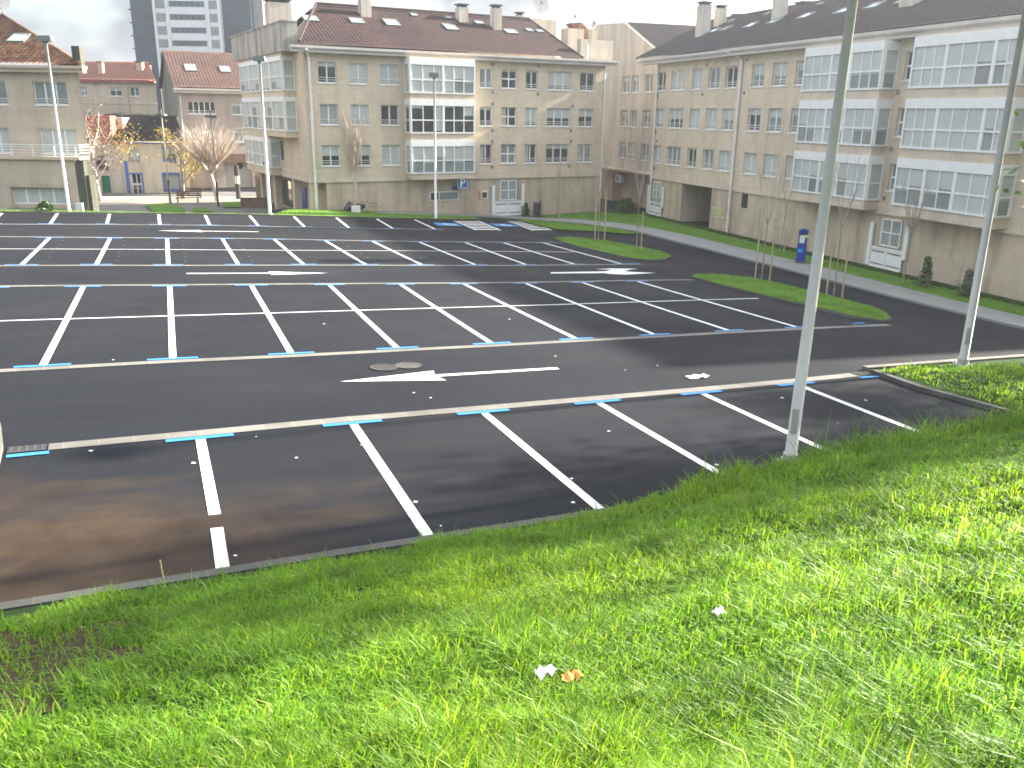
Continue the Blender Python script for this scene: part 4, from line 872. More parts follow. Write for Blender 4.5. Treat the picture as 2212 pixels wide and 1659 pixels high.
MB().box(L1, -25.6, -25.2, 1.06, 1.3, BASE, -.7).build('white_post', 'whiteold', lh)
gutter(L1, lh, -38, -24.6, .5, 6.50, 6.86, 'stone_band')
sr = .478
roof(L1, lh, 'tile_terra', dict(F=L1, o0=.5, z0=6.88, slope=sr, run=6.6, ua=lambda t: -40, ub=lambda t: -24.6 - 7.7 * t, pitch=.30, amp=.07, row=.36))
rs_ = MB(); rs_.add([L1(-24.6, .45, 6.86), L1(-32.3, -6.1, 9.95), sR(10, .2, 6.86)], [(0, 1, 2)]); rs_.build('side_roof', 'tile_terra', lh)
MB().tube([L1(-24.7, .4, 6.98), L1(-32.3, -6.1, 10.08)], .12, 6).build('hip_tiles', 'tile_terra', lh)
MB().box(L1, -25.15, -24.7, -.2, .25, 6.8, 7.92).build('chimney', 'mossdark', lh)
skylight(L1, lh, -29.6, -2.2, .5, 6.88, sr, 1.05, 1.05)
dish(lh, L1(-32.25, -6.0, 10.85), .62, (-.3, -.85, .3), .8)

C1 = front(80)
ct = thing('cream_cottage', C1(-32.5, -4, BASE), 'low cream cottage with blue trim under a blackened tile roof', 'house')
hc = [(-35.0, -34.0, .11, 1.33), (-31.75, -30.7, .15, 1.4), (-34.95, -34.0, BASE, -1.1), (-31.97, -30.6, -2.43, -1.02)]
wall(C1, -35.6, -29.67, BASE - .3, 1.72, hc).build('wall', 'cream', ct)
cb = MB(); cb.box(C1, -35.5, -31.6, -3, -.5, BASE, 1.7); cb.quad(C1(-29.67, 0, BASE), C1(-32.0, -4.2, BASE), C1(-32.0, -4.2, 1.7), C1(-29.67, 0, 1.7)); cb.build('rear_wall', 'cream2', ct)
window(C1, ct, *hc[0], 0, 1, 1, False, fmat='greybrown'); window(C1, ct, *hc[1], 0, 2, .55, False, fmat='bluetrim')
dr = MB().box(C1, -34.93, -34.02, -.15, -.05, BASE, -1.12).build('door', 'glass', ct); dm = MB()
for (a, b, z0, z1) in ((-34.93, -34.85, BASE, -1.12), (-34.1, -34.02, BASE, -1.12), (-34.5, -34.42, BASE, -1.12), (-34.85, -34.1, -2.05, -1.9)): dm.box(C1, a, b, -.05, -.01, z0, z1)
dm.build('door_frame', 'whiteold', dr)
window(C1, ct, *hc[3], 0, 1, .97, False, bm='blind_grey', tone='glass', fmat='bluetrim')
bt = MB()
for (a, b, z0, z1) in ((-35.42, -35.15, BASE, .05), (-34.0, -33.88, BASE, -1.0), (-35.1, -33.88, -1.1, -.98), (-30.6, -30.48, -2.6, -.9), (-32.09, -31.97, -2.6, -.9), (-32.09, -30.48, -1.02, -.9), (-32.09, -30.48, -2.6, -2.43), (-30.22, -30.05, -2.6, 1.6), (-31.85, -31.75, .05, 1.5), (-35.2, -30, 1.6, 1.72)): bt.box(C1, a, b, .0, .05, z0, z1)
bt.build('blue_trim', 'bluetrim', ct)
roof(C1, ct, 'tile_black', dict(F=C1, o0=.35, z0=1.75, slope=.62, run=3.7, ua=lambda t: -36.2 - 2.03 * t, ub=lambda t: -29.6 - 2.03 * t, pitch=.3, amp=.06))
MB().box(C1, -38.2, -31.8, -4.6, -3.4, 1.7, 3.9).build('back_roof', 'tile_black', ct)
lt = thing('old_house', C1(-38, -4, BASE), 'old house with faded red upper wall and green door behind the rusty autumn tree', 'house')
wall(C1, -41.5, -35.62, BASE - .3, 1.5, [(-37.7, -36.9, BASE, -1.26), (-38.0, -36.9, -.7, .46)], .02).build('wall', 'render_beige', lt)
MB().box(C1, -37.68, -36.92, -.18, -.08, BASE, -1.3).build('door', 'green', lt); window(C1, lt, -38.0, -36.9, -.7, .46, .02, 2, .3, False, fmat='benchwood')
MB().box(C1, -41.5, -36.22, -1.2, .05, 1.5, 3.95).build('upper_wall', 'redwall', lt); MB().box(C1, -41.5, -35.7, -7, -1.25, BASE, 3.8).build('rear_wall', 'render_beige', lt)

O1 = front(96)
oh = thing('orange_roofed_house', O1(-42.3, -4, BASE), 'cream house with orange tile roof and two pinkish chimneys rising behind the cottage', 'house')
ho = [(-46.2, -45.6, 5.8, 6.74), (-43.16, -41.9, 5.83, 6.74), (-41.0, -40.03, 5.85, 6.74), (-46.3, -45.4, 3.0, 4.1), (-43.2, -41.9, 3.0, 4.15), (-40.9, -40, 3.0, 4.1)]
wo = wall(O1, -48, -38.2, BASE, 7.3, ho); wo.box(O1, -47.8, -41.0, -4, -.45, BASE, 7.2); wo.quad(O1(-38.2, 0, BASE), O1(-40.8, -4.6, BASE), O1(-40.8, -4.6, 7.3), O1(-38.2, 0, 7.3)); wo.build('wall', 'cream2', oh)
for k, h in enumerate(ho): window(O1, oh, *h, 0, 2, [.6, .4, .0, .9, .9, .9][k], False, False, 'glass_grey' if k != 1 else 'glass')
MB().box(O1, -40.95, -40.55, -.175, -.14, 5.9, 6.68).build('green_curtain', 'green', oh)
MB().tube([O1(-41.25, .1, BASE), O1(-41.25, .1, 7.2)], .09, 6).build('downpipe', 'pink', oh)
MB().box(O1, -48, -38.2, -.1, .3, 7.2, 7.42).build('eaves', 'redwall', oh); MB().box(O1, -48, -38.25, 0, .05, 5.05, 5.2).build('string_course', 'cream', oh)
roof(O1, oh, 'tile_orange', dict(F=O1, o0=.4, z0=7.4, slope=.52, run=3.9, ua=lambda t: -50.4, ub=lambda t: -38.0 - 2.15 * t, pitch=.3))
MB().box(O1, -49.5, -40.3, -4.6, -3.6, 7.0, 9.2).build('back_roof', 'tile_orange', oh)
chimney(O1, oh, -44.5, -44.0, -1.3, -.8, 7.6, 9.2, 'pink', .02); chimney(O1, oh, -40.7, -40.1, -2.2, -1.6, 8.2, 9.3, 'pink', .02)

G1 = Fr(7.41 + 29.7 * .99806, 91.6 + 29.7 * .06235, .99806, .06235, .06235, -.99806)
gh = thing('grey_brown_house', G1(-27, -5, BASE), 'grey brown apartment house with red-brown roof and weathered windowless gable behind the pollarded tree', 'house')
hg = [(-28.76, -26.19, 4.2, 5.35), (-24.66, -22.9, 4.17, 5.35), (-24.63, -22.9, 1.58, 2.79), (-28.8, -26.3, 1.58, 2.79)]
wg = wall(G1, -29.7, -17, -.2, 6.12, hg); wg.box(G1, -29.4, -17, -9, -.4, BASE, 5.9); wg.build('wall', 'greybrown', gh)
for k, h in enumerate(hg): window(G1, gh, *h, 0, 5 if k == 0 else 2, .05 if k == 0 else .3, k == 0, False, 'glass' if k == 0 else 'glass_grey')
gg = G1.left(-29.72); MB().prism([(-.3, BASE), (9.5, BASE), (9.5, 6.4), (4.7, 9.95), (-.3, 6.5)], gg, -.25, .0).build('gable_wall', 'gable', gh)
gutter(G1, gh, -29.9, -17, .5, 6.1, 6.53, 'gutter'); downpipe(G1, gh, -29.45, .1, -2, 5.8, .07)
roof(G1, gh, 'tile_mid', dict(F=G1, o0=.5, z0=6.55, slope=.68, run=5.2, ua=lambda t: -30.0, ub=lambda t: -17, pitch=.3), dict(F=Fr(*G1(0, -9.6, 0)[:2], *(-G1.U[:2]), *(-G1.N[:2])), o0=0, z0=6.55, slope=.68, run=5.0, ua=lambda t: 17., ub=lambda t: 30.0, pitch=.3))
skylight(G1, gh, -27.85, -1.75, .5, 6.55, .68, 1.1, .95); skylight(G1, gh, -24.6, -1.75, .5, 6.55, .68, 1.0, .85)
sg = wall(G1, -29.7, -17, BASE - .3, -.2, [(-29.1, -26.8, BASE, .0 - .35), (-25.8, -23.2, BASE, -.45)], -.02, .6); sg.build('ground_floor_wall', 'greybrown', gh)
MB().box(G1, -29.1, -26.8, -.7, -.6, BASE, -.3).build('garage_door', 'darkmetal', gh); MB().box(G1, -25.8, -23.2, -.35, -.25, BASE, -.45).build('shop_shutter', 'steel', gh)
MB().box(G1, -25.9, -23.0, .0, .35, -.4, .45).build('shop_sign', 'benchwood', gh); MB().tube([G1(-24.3, -.24, -.75), G1(-24.3, -.2, -.75)], .32, 16).build('round_vent', 'darkmetal', gh)

TW = front(200)
tw = thing('glass_tower', TW(-70, -10, BASE), 'tall white and blue glass tower block rising beyond the roofs', 'tower')
MB().box(TW, -78.1, -64.0, -22, 0, BASE, 48).build('white_core', 'white', tw)
MB().box(TW, -83.8, -78.3, -22, -1.2, BASE, 48).build('glass_wing', 'glass_tower', tw); MB().box(TW, -63.9, -57.8, -22, -1.2, BASE, 48).build('glass_wing', 'glass_tower', tw); MB().box(TW, -57.7, -55.6, -22, -3, BASE, 48).build('dark_flank', 'greybrown', tw)
fs_, gs_, ss_, st_ = MB(), MB(), MB(), MB()
for k in range(18):
    z = -1 + k * 2.63 + .35
    fs_.box(TW, -74.9, -67.4, .0, .06, z, z + 1.1)
    for u in np.arange(-74.5, -67.5, 1.25): gs_.box(TW, u, u + .5, .06, .1, z + .1, z + 1.0)
    for (a, b) in ((-77.9, -75.8), (-66.4, -64.5)): MB().box(TW, a, b, 0, .06, z - .4, z + 1.3).build('side_window', 'glass_grey', tw)
    for (a, b) in ((-84.2, -78.3), (-63.9, -57.6)): st_.box(TW, a, b, -1.4, -.9, z - .75, z - .50)
for u in np.arange(-83.4, -78.3, 1.3): st_.box(TW, u - .05, u + .05, -1.2, -1.1, BASE, 48)
for u in np.arange(-63.4, -57.6, 1.3): st_.box(TW, u - .05, u + .05, -1.2, -1.1, BASE, 48)
fs_.build('window_strip', 'glass_tower', tw); gs_.build('shutter_panel', 'glass', tw); st_.build('balcony_edge', 'darkmetal', tw)
pk = MB(); 
for u in (-78.1, -75.4, -66.6, -64.2): pk.box(TW, u - .25, u + .25, 0, .5, BASE, 48)
pk.build('pilaster', 'white', tw)

# ------------------------------------------------------------------ the little square behind the lot
def flat(name, pts, mat, z=BASE + .02, kind='structure'):
    mb = MB(); mb.add([(x, y, z) for x, y in pts], [tuple(range(len(pts)))]); return tag(mb.build(name, mat), kind=kind)
flat('plaza', [(-8, 66), (13.2, 64.5), (16.5, 84), (8, 86.5), (-4, 92), (-10, 84)], 'plazagrey', BASE + .03)
flat('plaza_paving', [(-6, 77.6), (1.5, 76.9), (11.9, 76.2), (15.5, 76.5), (15.5, 80.5), (12.6, 81.2), (1.7, 84.2), (-4, 86)], 'plaza', BASE + .06)
flat('street', [(-8, 86.4), (1.75, 84.9), (12.8, 80.9), (22, 77), (23, 81), (13.6, 85.4), (1.9, 89), (-6, 93)], 'plazagrey', BASE + .08)
for pts in ([(2.86, 75.59), (4.65, 76.15), (5.63, 72.25), (5.4, 69.66), (3.29, 70.32)], [(6.15, 72.09), (7.22, 72.1), (7.36, 69.17), (6.02, 69.46)], [(8.98, 76.39), (10.39, 75.97), (9.8, 71.65), (8.49, 71.92)]):
    flat('plaza_lawn', pts, 'lawn', BASE + .12)
def low_wall(a, b, h, label):
    d = np.array(b) - np.array(a); L = np.linalg.norm(d); d /= L; F = Fr(a[0], a[1], d[0], d[1], -d[1], d[0]); m = MB(); m.box(F, 0, L, -.2, .2, BASE, BASE + h); m.box(F, -.03, L + .03, -.24, .24, BASE + h, BASE + h + .06)
    tag(m.build('low_wall', 'benchwood'), label, 'wall')
low_wall((9.9, 72.2), (12.0, 71.4), .75, 'brown low wall in the square left of the arcade pillars')
def bench(x, y, rz, label):
    c, s = math.cos(rz), math.sin(rz); F = Fr(x, y, c, s, -s, c); t = thing('park_bench', (x, y, BASE + .05), label, 'bench', 'benches in the square'); z = BASE + .05
    m = MB()
    for k in range(4): m.box(F, -.95, .95, -.22 + k * .12, -.13 + k * .12, z + .42, z + .46)
    m.build('seat', 'benchwood', t); b = MB()
    for k in range(3): b.box(F, -.95, .95, .26 + .03 * k, .29 + .03 * k, z + .55 + .13 * k, z + .65 + .13 * k)
    b.build('backrest', 'benchwood', t)
    for u in (-.8, .8): l = MB(); l.box(F, u - .03, u + .03, -.2, -.14, z, z + .42); l.box(F, u - .03, u + .03, .22, .28, z, z + .85); l.box(F, u - .03, u + .03, -.14, .22, z + .36, z + .42); l.build('leg', 'darkmetal', t)
bench(6.3, 76.9, -.30, 'dark wooden bench facing the car park, right of the slim black street lamp'); bench(6.9, 80.6, -.28, 'second dark wooden bench further back towards the cream cottage')

# ------------------------------------------------------------------ lamp posts, signs and small street things
def lamp_post(x, y, z, h, r0, r1, mat, label, az=0.0, lean=(0, 0)):
    t = thing('lamp_post', (x, y, z), label, 'lamp post', 'tall lamp posts round the car park')
    MB().tube([(x, y, z), (x + lean[0] * .5, y + lean[1] * .5, z + h * .5), (x + lean[0], y + lean[1], z + h)], [r0, (r0 + r1) / 2, r1], 14).build('pole', mat, t, True)
    MB().tube([(x, y, z - .05), (x, y, z + .03)], r0 * 2.1, 12).build('base_plate', 'steel', t)
    MB().tube([(x, y, z + .03), (x, y, z + .16)], r0 * 1.25, 12).build('base_collar', mat, t)
    c, s = math.cos(az), math.sin(az); D_ = Fr(x, y, c, s, -s, c); MB().box(D_, -.05, .05, r0 * .72, r0 * 1.06, z + .55, z + .95).build('access_door', mat, t)
    b_ = MB()
    for k in range(4): a = k * 1.5708 + .78; q = (x + r0 * 1.7 * math.cos(a), y + r0 * 1.7 * math.sin(a)); b_.tube([(*q, z + .02), (*q, z + .075)], .018, 6)
    b_.build('anchor_bolts', 'rust', t)
    F = Fr(x + lean[0], y + lean[1], c, s, -s, c); zz = z + h
    hd = MB(); hd.box(F, -.34, .34, -.16, .30, zz - .02, zz + .16); hd.box(F, -.30, .30, -.12, .34, zz + .16, zz + .24); hd.box(F, -.09, .09, -.08, .08, zz - .18, zz - .02); g = hd.build('lamp_head', 'lampgrey', t)
    MB().box(F, -.28, .28, -.05, .27, zz - .04, zz - .021).build('lens', 'glass_grey', g)
lamp_post(-1.79, 53.6, t1(-1.79, 53.6), 7.9 - t1(-1.79, 53.6), .085, .06, 'polewhite', 'white lamp post standing before the sandstone house at the left', az=-.4)
lamp_post(9.17, 54.75, t1(9.17, 54.75), 7.38 - t1(9.17, 54.75), .10, .075, 'polewhite', 'white lamp post standing before the left corner of the middle apartment block', az=-.4)
lamp_post(20.3, 55.6, t1(20.3, 55.6), 6.85 - t1(20.3, 55.6), .095, .06, 'polewhite', 'thin pale lamp post rising before the glazed balconies of the middle block', az=-.4)
lamp_post(9.61, 9.77, t1(9.61, 9.77), 9.2, .096, .058, 'steel', 'thick grey lamp post rising from the grass edge of the nearest parking row', az=2.4, lean=(.13, -.06))
lamp_post(18.85, 13.79, t1(18.85, 13.79) + .15, 9.2, .105, .06, 'steel', 'grey lamp post at the right edge on the kerbed planting bed', az=2.4)
def street_lamp(x, y, h, label, mat='darkmetal'):
    z = BASE + .04; t = thing('street_lamp', (x, y, z), label, 'street lamp', 'street lamps in the square')
    MB().tube([(x, y, z), (x, y, z + 1.9)], .09, 8).build('base', 'darkmetal', t); MB().tube([(x, y, z + 1.9), (x, y, z + h)], [.06, .05], 8).build('pole', mat, t)
    hm = MB(); hm.tube([(x, y, z + h - .12), (x, y, z + h - .05), (x, y, z + h + .08), (x, y, z + h + .12)], [.12, .48, .42, .05], 14); hm.build('lamp_shade', 'darkmetal', t); MB().tube([(x, y, z + h + .12), (x, y, z + h + .45)], .06, 6).build('finial', 'lampgrey', t)
street_lamp(4.94, 76.83, 6.95, 'slim street lamp with dark foot and disc shade before the cream cottage', 'steel'); street_lamp(8.3, 73.5, 6.9, 'slim street lamp with disc shade standing in front of the pollarded tree', 'steel')
t = thing('poster_column', (10.68, 79.17, BASE), 'grey concrete post with paper notices stuck on it, near the shop shutter', 'post')
MB().tube([(10.68, 79.17, BASE), (10.68, 79.17, BASE + 2.9)], .20, 10).build('post', 'earthstone', t); MB().tube([(10.68, 79.17, BASE + 1.35), (10.68, 79.17, BASE + 2.0)], .206, 10).build('notice', 'whiteold', t)

# the parking sign
sx, sy = 23.75, 59.35
t = thing('parking_sign', (sx, sy, t1(sx, sy)), 'blue parking sign with a white P on a grey post before the middle block', 'sign')
MB().tube([(sx, sy, BASE), (sx, sy, .15)], .04, 8).build('post', 'steel', t)
S = Fr(sx, sy - .05, .95, -.31, -.31, -.95)
pn = MB().box(S, -.36, .36, .0, .03, -.58, .20).build('sign_panel', 'blue', t); bw = MB()
for (a, b, c, d) in ((-.36, .36, .17, .20), (-.36, .36, -.58, -.55), (-.36, -.33, -.55, .17), (.33, .36, -.55, .17)): bw.box(S, a, b, .03, .034, c, d)
bw.box(S, -.17, -.06, .03, .036, -.48, .09)
ang = np.linspace(math.pi / 2, -math.pi / 2, 10)
for a0, a1 in zip(ang[:-1], ang[1:]):
    q = [(.03 + r * math.cos(a) * 1.0, -.08 + r * math.sin(a)) for r, a in ((.17, a0), (.17, a1), (.07, a1), (.07, a0))]; bw.quad(*[S(u, .035, z) for u, z in q])
bw.box(S, -.06, .03, .03, .036, -.01, .09); bw.box(S, -.06, .03, .03, .036, -.25, -.15); bw.build('letter_p', 'white', pn)

# ticket machine
mx_, my_ = 33.34, 34.86; zz = t1(mx_, my_) + .07
t = thing('ticket_machine', (mx_, my_, zz), 'deep blue parking ticket machine on the pavement before the right-hand block', 'ticket machine')
Fm = Fr(mx_, my_, .75, -.66, -.66, -.75)
MB().box(Fm, -.28, .28, -.2, .2, zz - .05, zz + .12).build('plinth', 'kerb', t)
b = MB(); b.box(Fm, -.24, .24, -.16, .16, zz + .12, zz + 1.0); b.box(Fm, -.22, .22, -.15, .10, zz + 1.0, zz + 1.62); b.prism([(-.25, zz + 1.62), (.25, zz + 1.62), (.25, zz + 1.74), (.0, zz + 1.84), (-.25, zz + 1.74)], Fm, -.2, .22); bo = b.build('body', 'meterblue', t)
MB().box(Fm, -.16, .10, .10, .125, zz + 1.08, zz + 1.5).build('screen_panel', 'whiteold', bo); MB().box(Fm, -.2, .04, .16, .175, zz + .6, zz + .78).build('blue_label', 'cyan', bo); MB().tube([Fm(.15, .10, zz + 1.45), Fm(.15, .13, zz + 1.45)], .09, 12).build('round_label', 'lime', bo)
# litter bin
bx_, by_ = 29.9, 59.5; t = thing('litter_bin', (bx_, by_, BASE), 'dark grey litter bin beside the white shutter of the middle block', 'bin')
MB().tube([(bx_, by_, BASE + .1), (bx_, by_, BASE + 1.05)], [.24, .27], 12).build('body', 'darkmetal', t); MB().tube([(bx_, by_, BASE + 1.05), (bx_, by_, BASE + 1.12)], .29, 12).build('rim', 'lampgrey', t); MB().tube([(bx_ + .32, by_, BASE), (bx_ + .32, by_, BASE + 1.3)], .035, 8).build('post', 'darkmetal', t)
# rubbish at the foot of the birch
gx, gy = 15.55, 58.6; zb = t1(gx, gy); r_ = thing('rubbish_heap', (gx, gy, zb), 'black bin bags and a pale carton dumped at the foot of the birch', 'rubbish')
m = MB(); m.tube([(gx - .75, gy, zb + .22), (gx - .4, gy, zb + .45), (gx + .1, gy + .1, zb + .3)], [.12, .34, .14], 9); m.tube([(gx + .2, gy, zb + .35), (gx + .7, gy + .1, zb + .4)], [.28, .12], 8); m.build('bin_bag', 'bag', r_, True)
MB().box(Fr(gx - .05, gy - .35, .95, -.3, -.3, -.95), -.3, .3, -.15, .15, zb + .05, zb + .5).build('carton', 'whiteold', r_)

# manhole, drains
def disc(x, y, r, lift, n=20, sy_=1.0): return [(x + r * math.cos(6.2832 * k / n), y + r * sy_ * math.sin(6.2832 * k / n)) for k in range(n)]
t = thing('manhole_cover', (5.39, 17.55, t1(5.39, 17.55)), 'rusty round manhole cover in the near aisle', 'manhole cover')
for (x, y, nm, mt) in ((5.15, 17.52, 'lid', 'rust'), (5.72, 17.56, 'patch', 'earthstone')):
    m = MB(); drape_poly(m, disc(x, y, .27, 0), .014); o_ = m.build(nm, mt, t)
    m = MB(); strip(m, disc(x, y, .28, 0) + [disc(x, y, .28, 0)[0]], .05, .020, .2); m.build('rim', 'earthstone', o_)
def drain(x0, x1, y, label):
    t = thing('drain_grate', ((x0 + x1) / 2, y, t1((x0 + x1) / 2, y)), label, 'drain'); m = MB(); strip(m, [(x0, y), (x1, y)], .24, .014); m.build('grate', 'bag', t); m = MB()
    for k in range(5): x = x0 + (x1 - x0) * (k + .5) / 5; strip(m, [(x, y - .1), (x, y + .1)], .03, .019, .3)
    for s_ in (-.12, .12): strip(m, [(x0, y + s_), (x1, y + s_)], .03, .018)
    m.build('frame', 'kerbdark', t)
drain(-1.75, -1.22, 14.07, 'dark drain grate at the left end of the nearest kerb strip'); drain(15.65, 16.3, 14.14, 'dark drain grate at the right end of the nearest kerb strip')

# litter
def crumple(name, x, y, z, r, mat, label, cat, seed, up=.6, sx_=1.0):
    rr_ = random.Random(seed); n = 7; V = []; F = []
    for i in range(n):
        for j in range(n):
            V.append((x + (i / (n - 1) - .5) * 2 * r * sx_ + rr_.uniform(-.12, .12) * r, y + (j / (n - 1) - .5) * 1.3 * r + rr_.uniform(-.12, .12) * r, z + up * r * abs(math.sin(i * 1.1 + seed) * .7 + rr_.uniform(-.3, .3))))
    for i in range(n - 1):
        for j in range(n - 1): F.append((i * n + j, (i + 1) * n + j, (i + 1) * n + j + 1, i * n + j + 1))
    m = MB(); m.add(V, F); return m, label, cat
lx, ly = 1.80, 3.17; lz = float(bank(lx, ly)) + .09
t = thing('snack_wrapper', (lx, ly, lz), 'crumpled white and orange wrapper lying in the near grass', 'litter')
m, *_ = crumple('w', lx - .075, ly + .055, lz + .005, .050, 'paper', '', '', 2, 1.3); m.build('white_half', 'paper', t, True); m, *_ = crumple('w', lx + .04, ly - .005, lz - .005, .050, 'orange', '', '', 5, .9); m.build('orange_half', 'orange', t, True)
x_, y_ = 3.10, 3.58; z_ = float(bank(x_, y_)) + .08; m, *_ = crumple('p', x_, y_, z_, .035, 'paper', '', '', 9, 1.4); tag(m.build('paper_scrap', 'paper', None, True), 'small white paper scrap in the grass right of the wrapper', 'litter')
x_, y_ = 11.61, 14.9; m, *_ = crumple('p', x_, y_, t1(x_, y_) + .01, .17, 'paper', '', '', 4, .35, 1.5); tag(m.build('plastic_bag', 'paper'), 'flattened white plastic bag on the aisle by the kerb strip', 'litter')
m = MB().tube([(.12, 8.62, float(bank(.12, 8.62)) - .05), (.10, 8.6, float(bank(.1, 8.6)) + .33)], .009, 6); tag(m.build('wooden_peg', 'woodpost'), 'thin wooden peg stuck in the grass edge by the near kerb', 'peg')
m = MB(); 
for (x, y, r) in ((3.9, 8.66, .10), (4.3, 8.64, .13), (2.6, 8.6, .09), (5.0, 8.62, .12)): m.tube([(x - r, y, t1(x, y) + .05), (x, y, t1(x, y) + .10), (x + r, y, t1(x, y) + .05)], [.03, .06, .03], 6)
tag(m.build('rubble', 'earthstone'), 'broken pale stones between kerb and grass', None, None, 'stuff')

# ------------------------------------------------------------------ trees
def leaf_cloud(name, P, size, mat, parent, sx_=1.0, flat_=0.0):
    n = len(P); a = RNG.normal(size=(n, 3)); a /= np.linalg.norm(a, axis=1)[:, None]; b = RNG.normal(size=(n, 3)); b -= a * (a * b).sum(1)[:, None]; b /= np.linalg.norm(b, axis=1)[:, None]
    s = (size * RNG.uniform(.6, 1.4, n))[:, None]; V = np.stack([P - a * s, P + b * s * .5 * sx_, P + a * s, P - b * s * .5 * sx_], 1).reshape(-1, 3)
    return np_mesh(name, V, np.arange(n)[:, None] * 4 + np.arange(4)[None], None, mat, parent)
def limb(mb, p, d, L, r0, r1, rr_, wob=.12, n=5, sides=5, up=0.0):
    pts = [np.array(p, float)]; d = np.array(d, float); d /= np.linalg.norm(d)
    for k in range(n):
        d = d + np.array([rr_.uniform(-1, 1) * wob, rr_.uniform(-1, 1) * wob, rr_.uniform(-.5, .5) * wob + up]); d /= np.linalg.norm(d); pts.append(pts[-1] + d * L / n)
    mb.tube(pts, np.linspace(r0, r1, n + 1), sides, False); return pts, d
def pollard(x, y, label):
    z = BASE + .05; rr_ = random.Random(3); t = thing('pollarded_tree', (x, y, z), label, 'tree', 'trees in the square'); tr = MB(); tw_ = MB()
    top, d = limb(tr, (x, y, z), (-.12, 0, 1), 2.4, .21, .16, rr_, .04, 5, 9)
    for k in range(6):
        a = k * 1.05 + .3; pts, d = limb(tr, top[-1] - np.array([0, 0, .15]), (math.cos(a) * .75, math.sin(a) * .75, 1.0), rr_.uniform(1.0, 1.5), .13, .11, rr_, .1, 4, 7)
        for s_ in range(54):
            b = rr_.uniform(-1.5, 1.5); c = rr_.uniform(-1.5, 1.5); dd = d * .9 + np.array([b * .8, c * .8, .35]); q = pts[-1] + (pts[-2] - pts[-1]) * rr_.random() * .9
            p2, d2 = limb(tw_, q, dd, rr_.uniform(1.9, 3.7), .020, .006, rr_, .07, 4, 3, .10)
            for u in range(2): limb(tw_, p2[rr_.randint(1, 3)], d2 + np.array([rr_.uniform(-.5, .5), rr_.uniform(-.5, .5), .1]), rr_.uniform(.6, 1.3), .012, .006, rr_, .1, 3, 3)
    tr.build('trunk', 'barkpale', t, True); tw_.build('crown', 'twig', t)
pollard(8.74, 77.6, 'pollarded tree with pale trunk and a fan of bare shoots in the square')
def leafy_tree(x, y, z, h, R_, label, leaf, n, size, name='leafy_tree', trunk='bark', seed=1, thr=.45, group='trees in the square', lo=.35, twigs=True):
    rr_ = random.Random(seed); t = thing(name, (x, y, z), label, 'tree', group); tr = MB(); ends = []
    pts, d = limb(tr, (x, y, z), (rr_.uniform(-.06, .06), rr_.uniform(-.06, .06), 1), h * .55, h * .022, h * .012, rr_, .06, 6, 8)
    for k in range(11):
        q = pts[rr_.randint(2, 6)]; a = k * 2.4 + rr_.random(); p2, d2 = limb(tr, q, (math.cos(a), math.sin(a), rr_.uniform(.5, 1.3)), R_ * rr_.uniform(.7, 1.15), h * .010, h * .004, rr_, .14, 5, 5, .04)
        for u in range(6): p3, _ = limb(tr, p2[rr_.randint(2, 5)], d2 + np.array([rr_.uniform(-1, 1), rr_.uniform(-1, 1), rr_.uniform(-.2, .8)]), R_ * rr_.uniform(.3, .6), h * .003, h * .001, rr_, .18, 4, 3); ends += p3[1:]
        ends += p2[2:]
    tr.build('trunk', trunk, t, True)
    E = np.array(ends); idx = RNG.integers(0, len(E), n); P = E[idx] + RNG.normal(size=(n, 3)) * R_ * .17
    leaf_cloud('crown', P, size, leaf, t)
    return t
at = leafy_tree(-.3, 79.9, BASE + .05, 9.0, 3.0, 'tall thin autumn tree with rusty and yellow leaves before the old red-walled house', 'leaforange', 900, .10, 'autumn_tree', 'barkpale', 4)
q_ = RNG.normal(size=(260, 3)) * np.array([.75, .75, .8]) + np.array([2.1, 78.9, 2.0]); leaf_cloud('yellow_leaves', q_, .11, 'leafyellow', at)
leafy_tree(6.35, 81.0, BASE, 7.2, 1.7, 'yellow-leaved tree between the cream cottage and the pollarded tree', 'leafyellow', 850, .11, 'autumn_tree', 'bark', 12)
def bare_tree(x, y, z, h, spread, label, name='bare_sapling', rt=.03, mat='twigdark', tm='bark', fork=.45, seed=1, group='bare young trees round the car park', shoots=9, fine=5):
    rr_ = random.Random(seed); t = thing(name, (x, y, z), label, 'tree', group); tr = MB(); tw_ = MB()
    pts, d = limb(tr, (x, y, z), (0, 0, 1), h * fork, rt, rt * .75, rr_, .02, 5, 7)
    for k in range(shoots):
        a = k * 2.4 + rr_.random() * .6; q = pts[-1] - np.array([0, 0, rr_.random() * h * .05])
        p2, d2 = limb(tw_, q, (math.cos(a) * spread, math.sin(a) * spread, 1), h * (1 - fork) * rr_.uniform(.65, 1.05), rt * .45, rt * .12, rr_, .05, 5, 4, .06)
        for u in range(fine): limb(tw_, p2[rr_.randint(1, 4)], d2 + np.array([rr_.uniform(-.5, .5), rr_.uniform(-.5, .5), .1]), h * .22 * rr_.uniform(.5, 1.2), rt * .22, rt * .07, rr_, .08, 3, 3, .05)
    tr.build('trunk', tm, t, True); tw_.build('crown', mat, t); return t
bare_tree(15.75, 59.05, t1(15.75, 59.05), 6.7, .24, 'pale bare birch with pinkish upright twigs against the left of the middle block', 'bare_birch', .075, 'twig', 'barkpale', .38, 5, 'bare young trees round the car park', 26, 6)
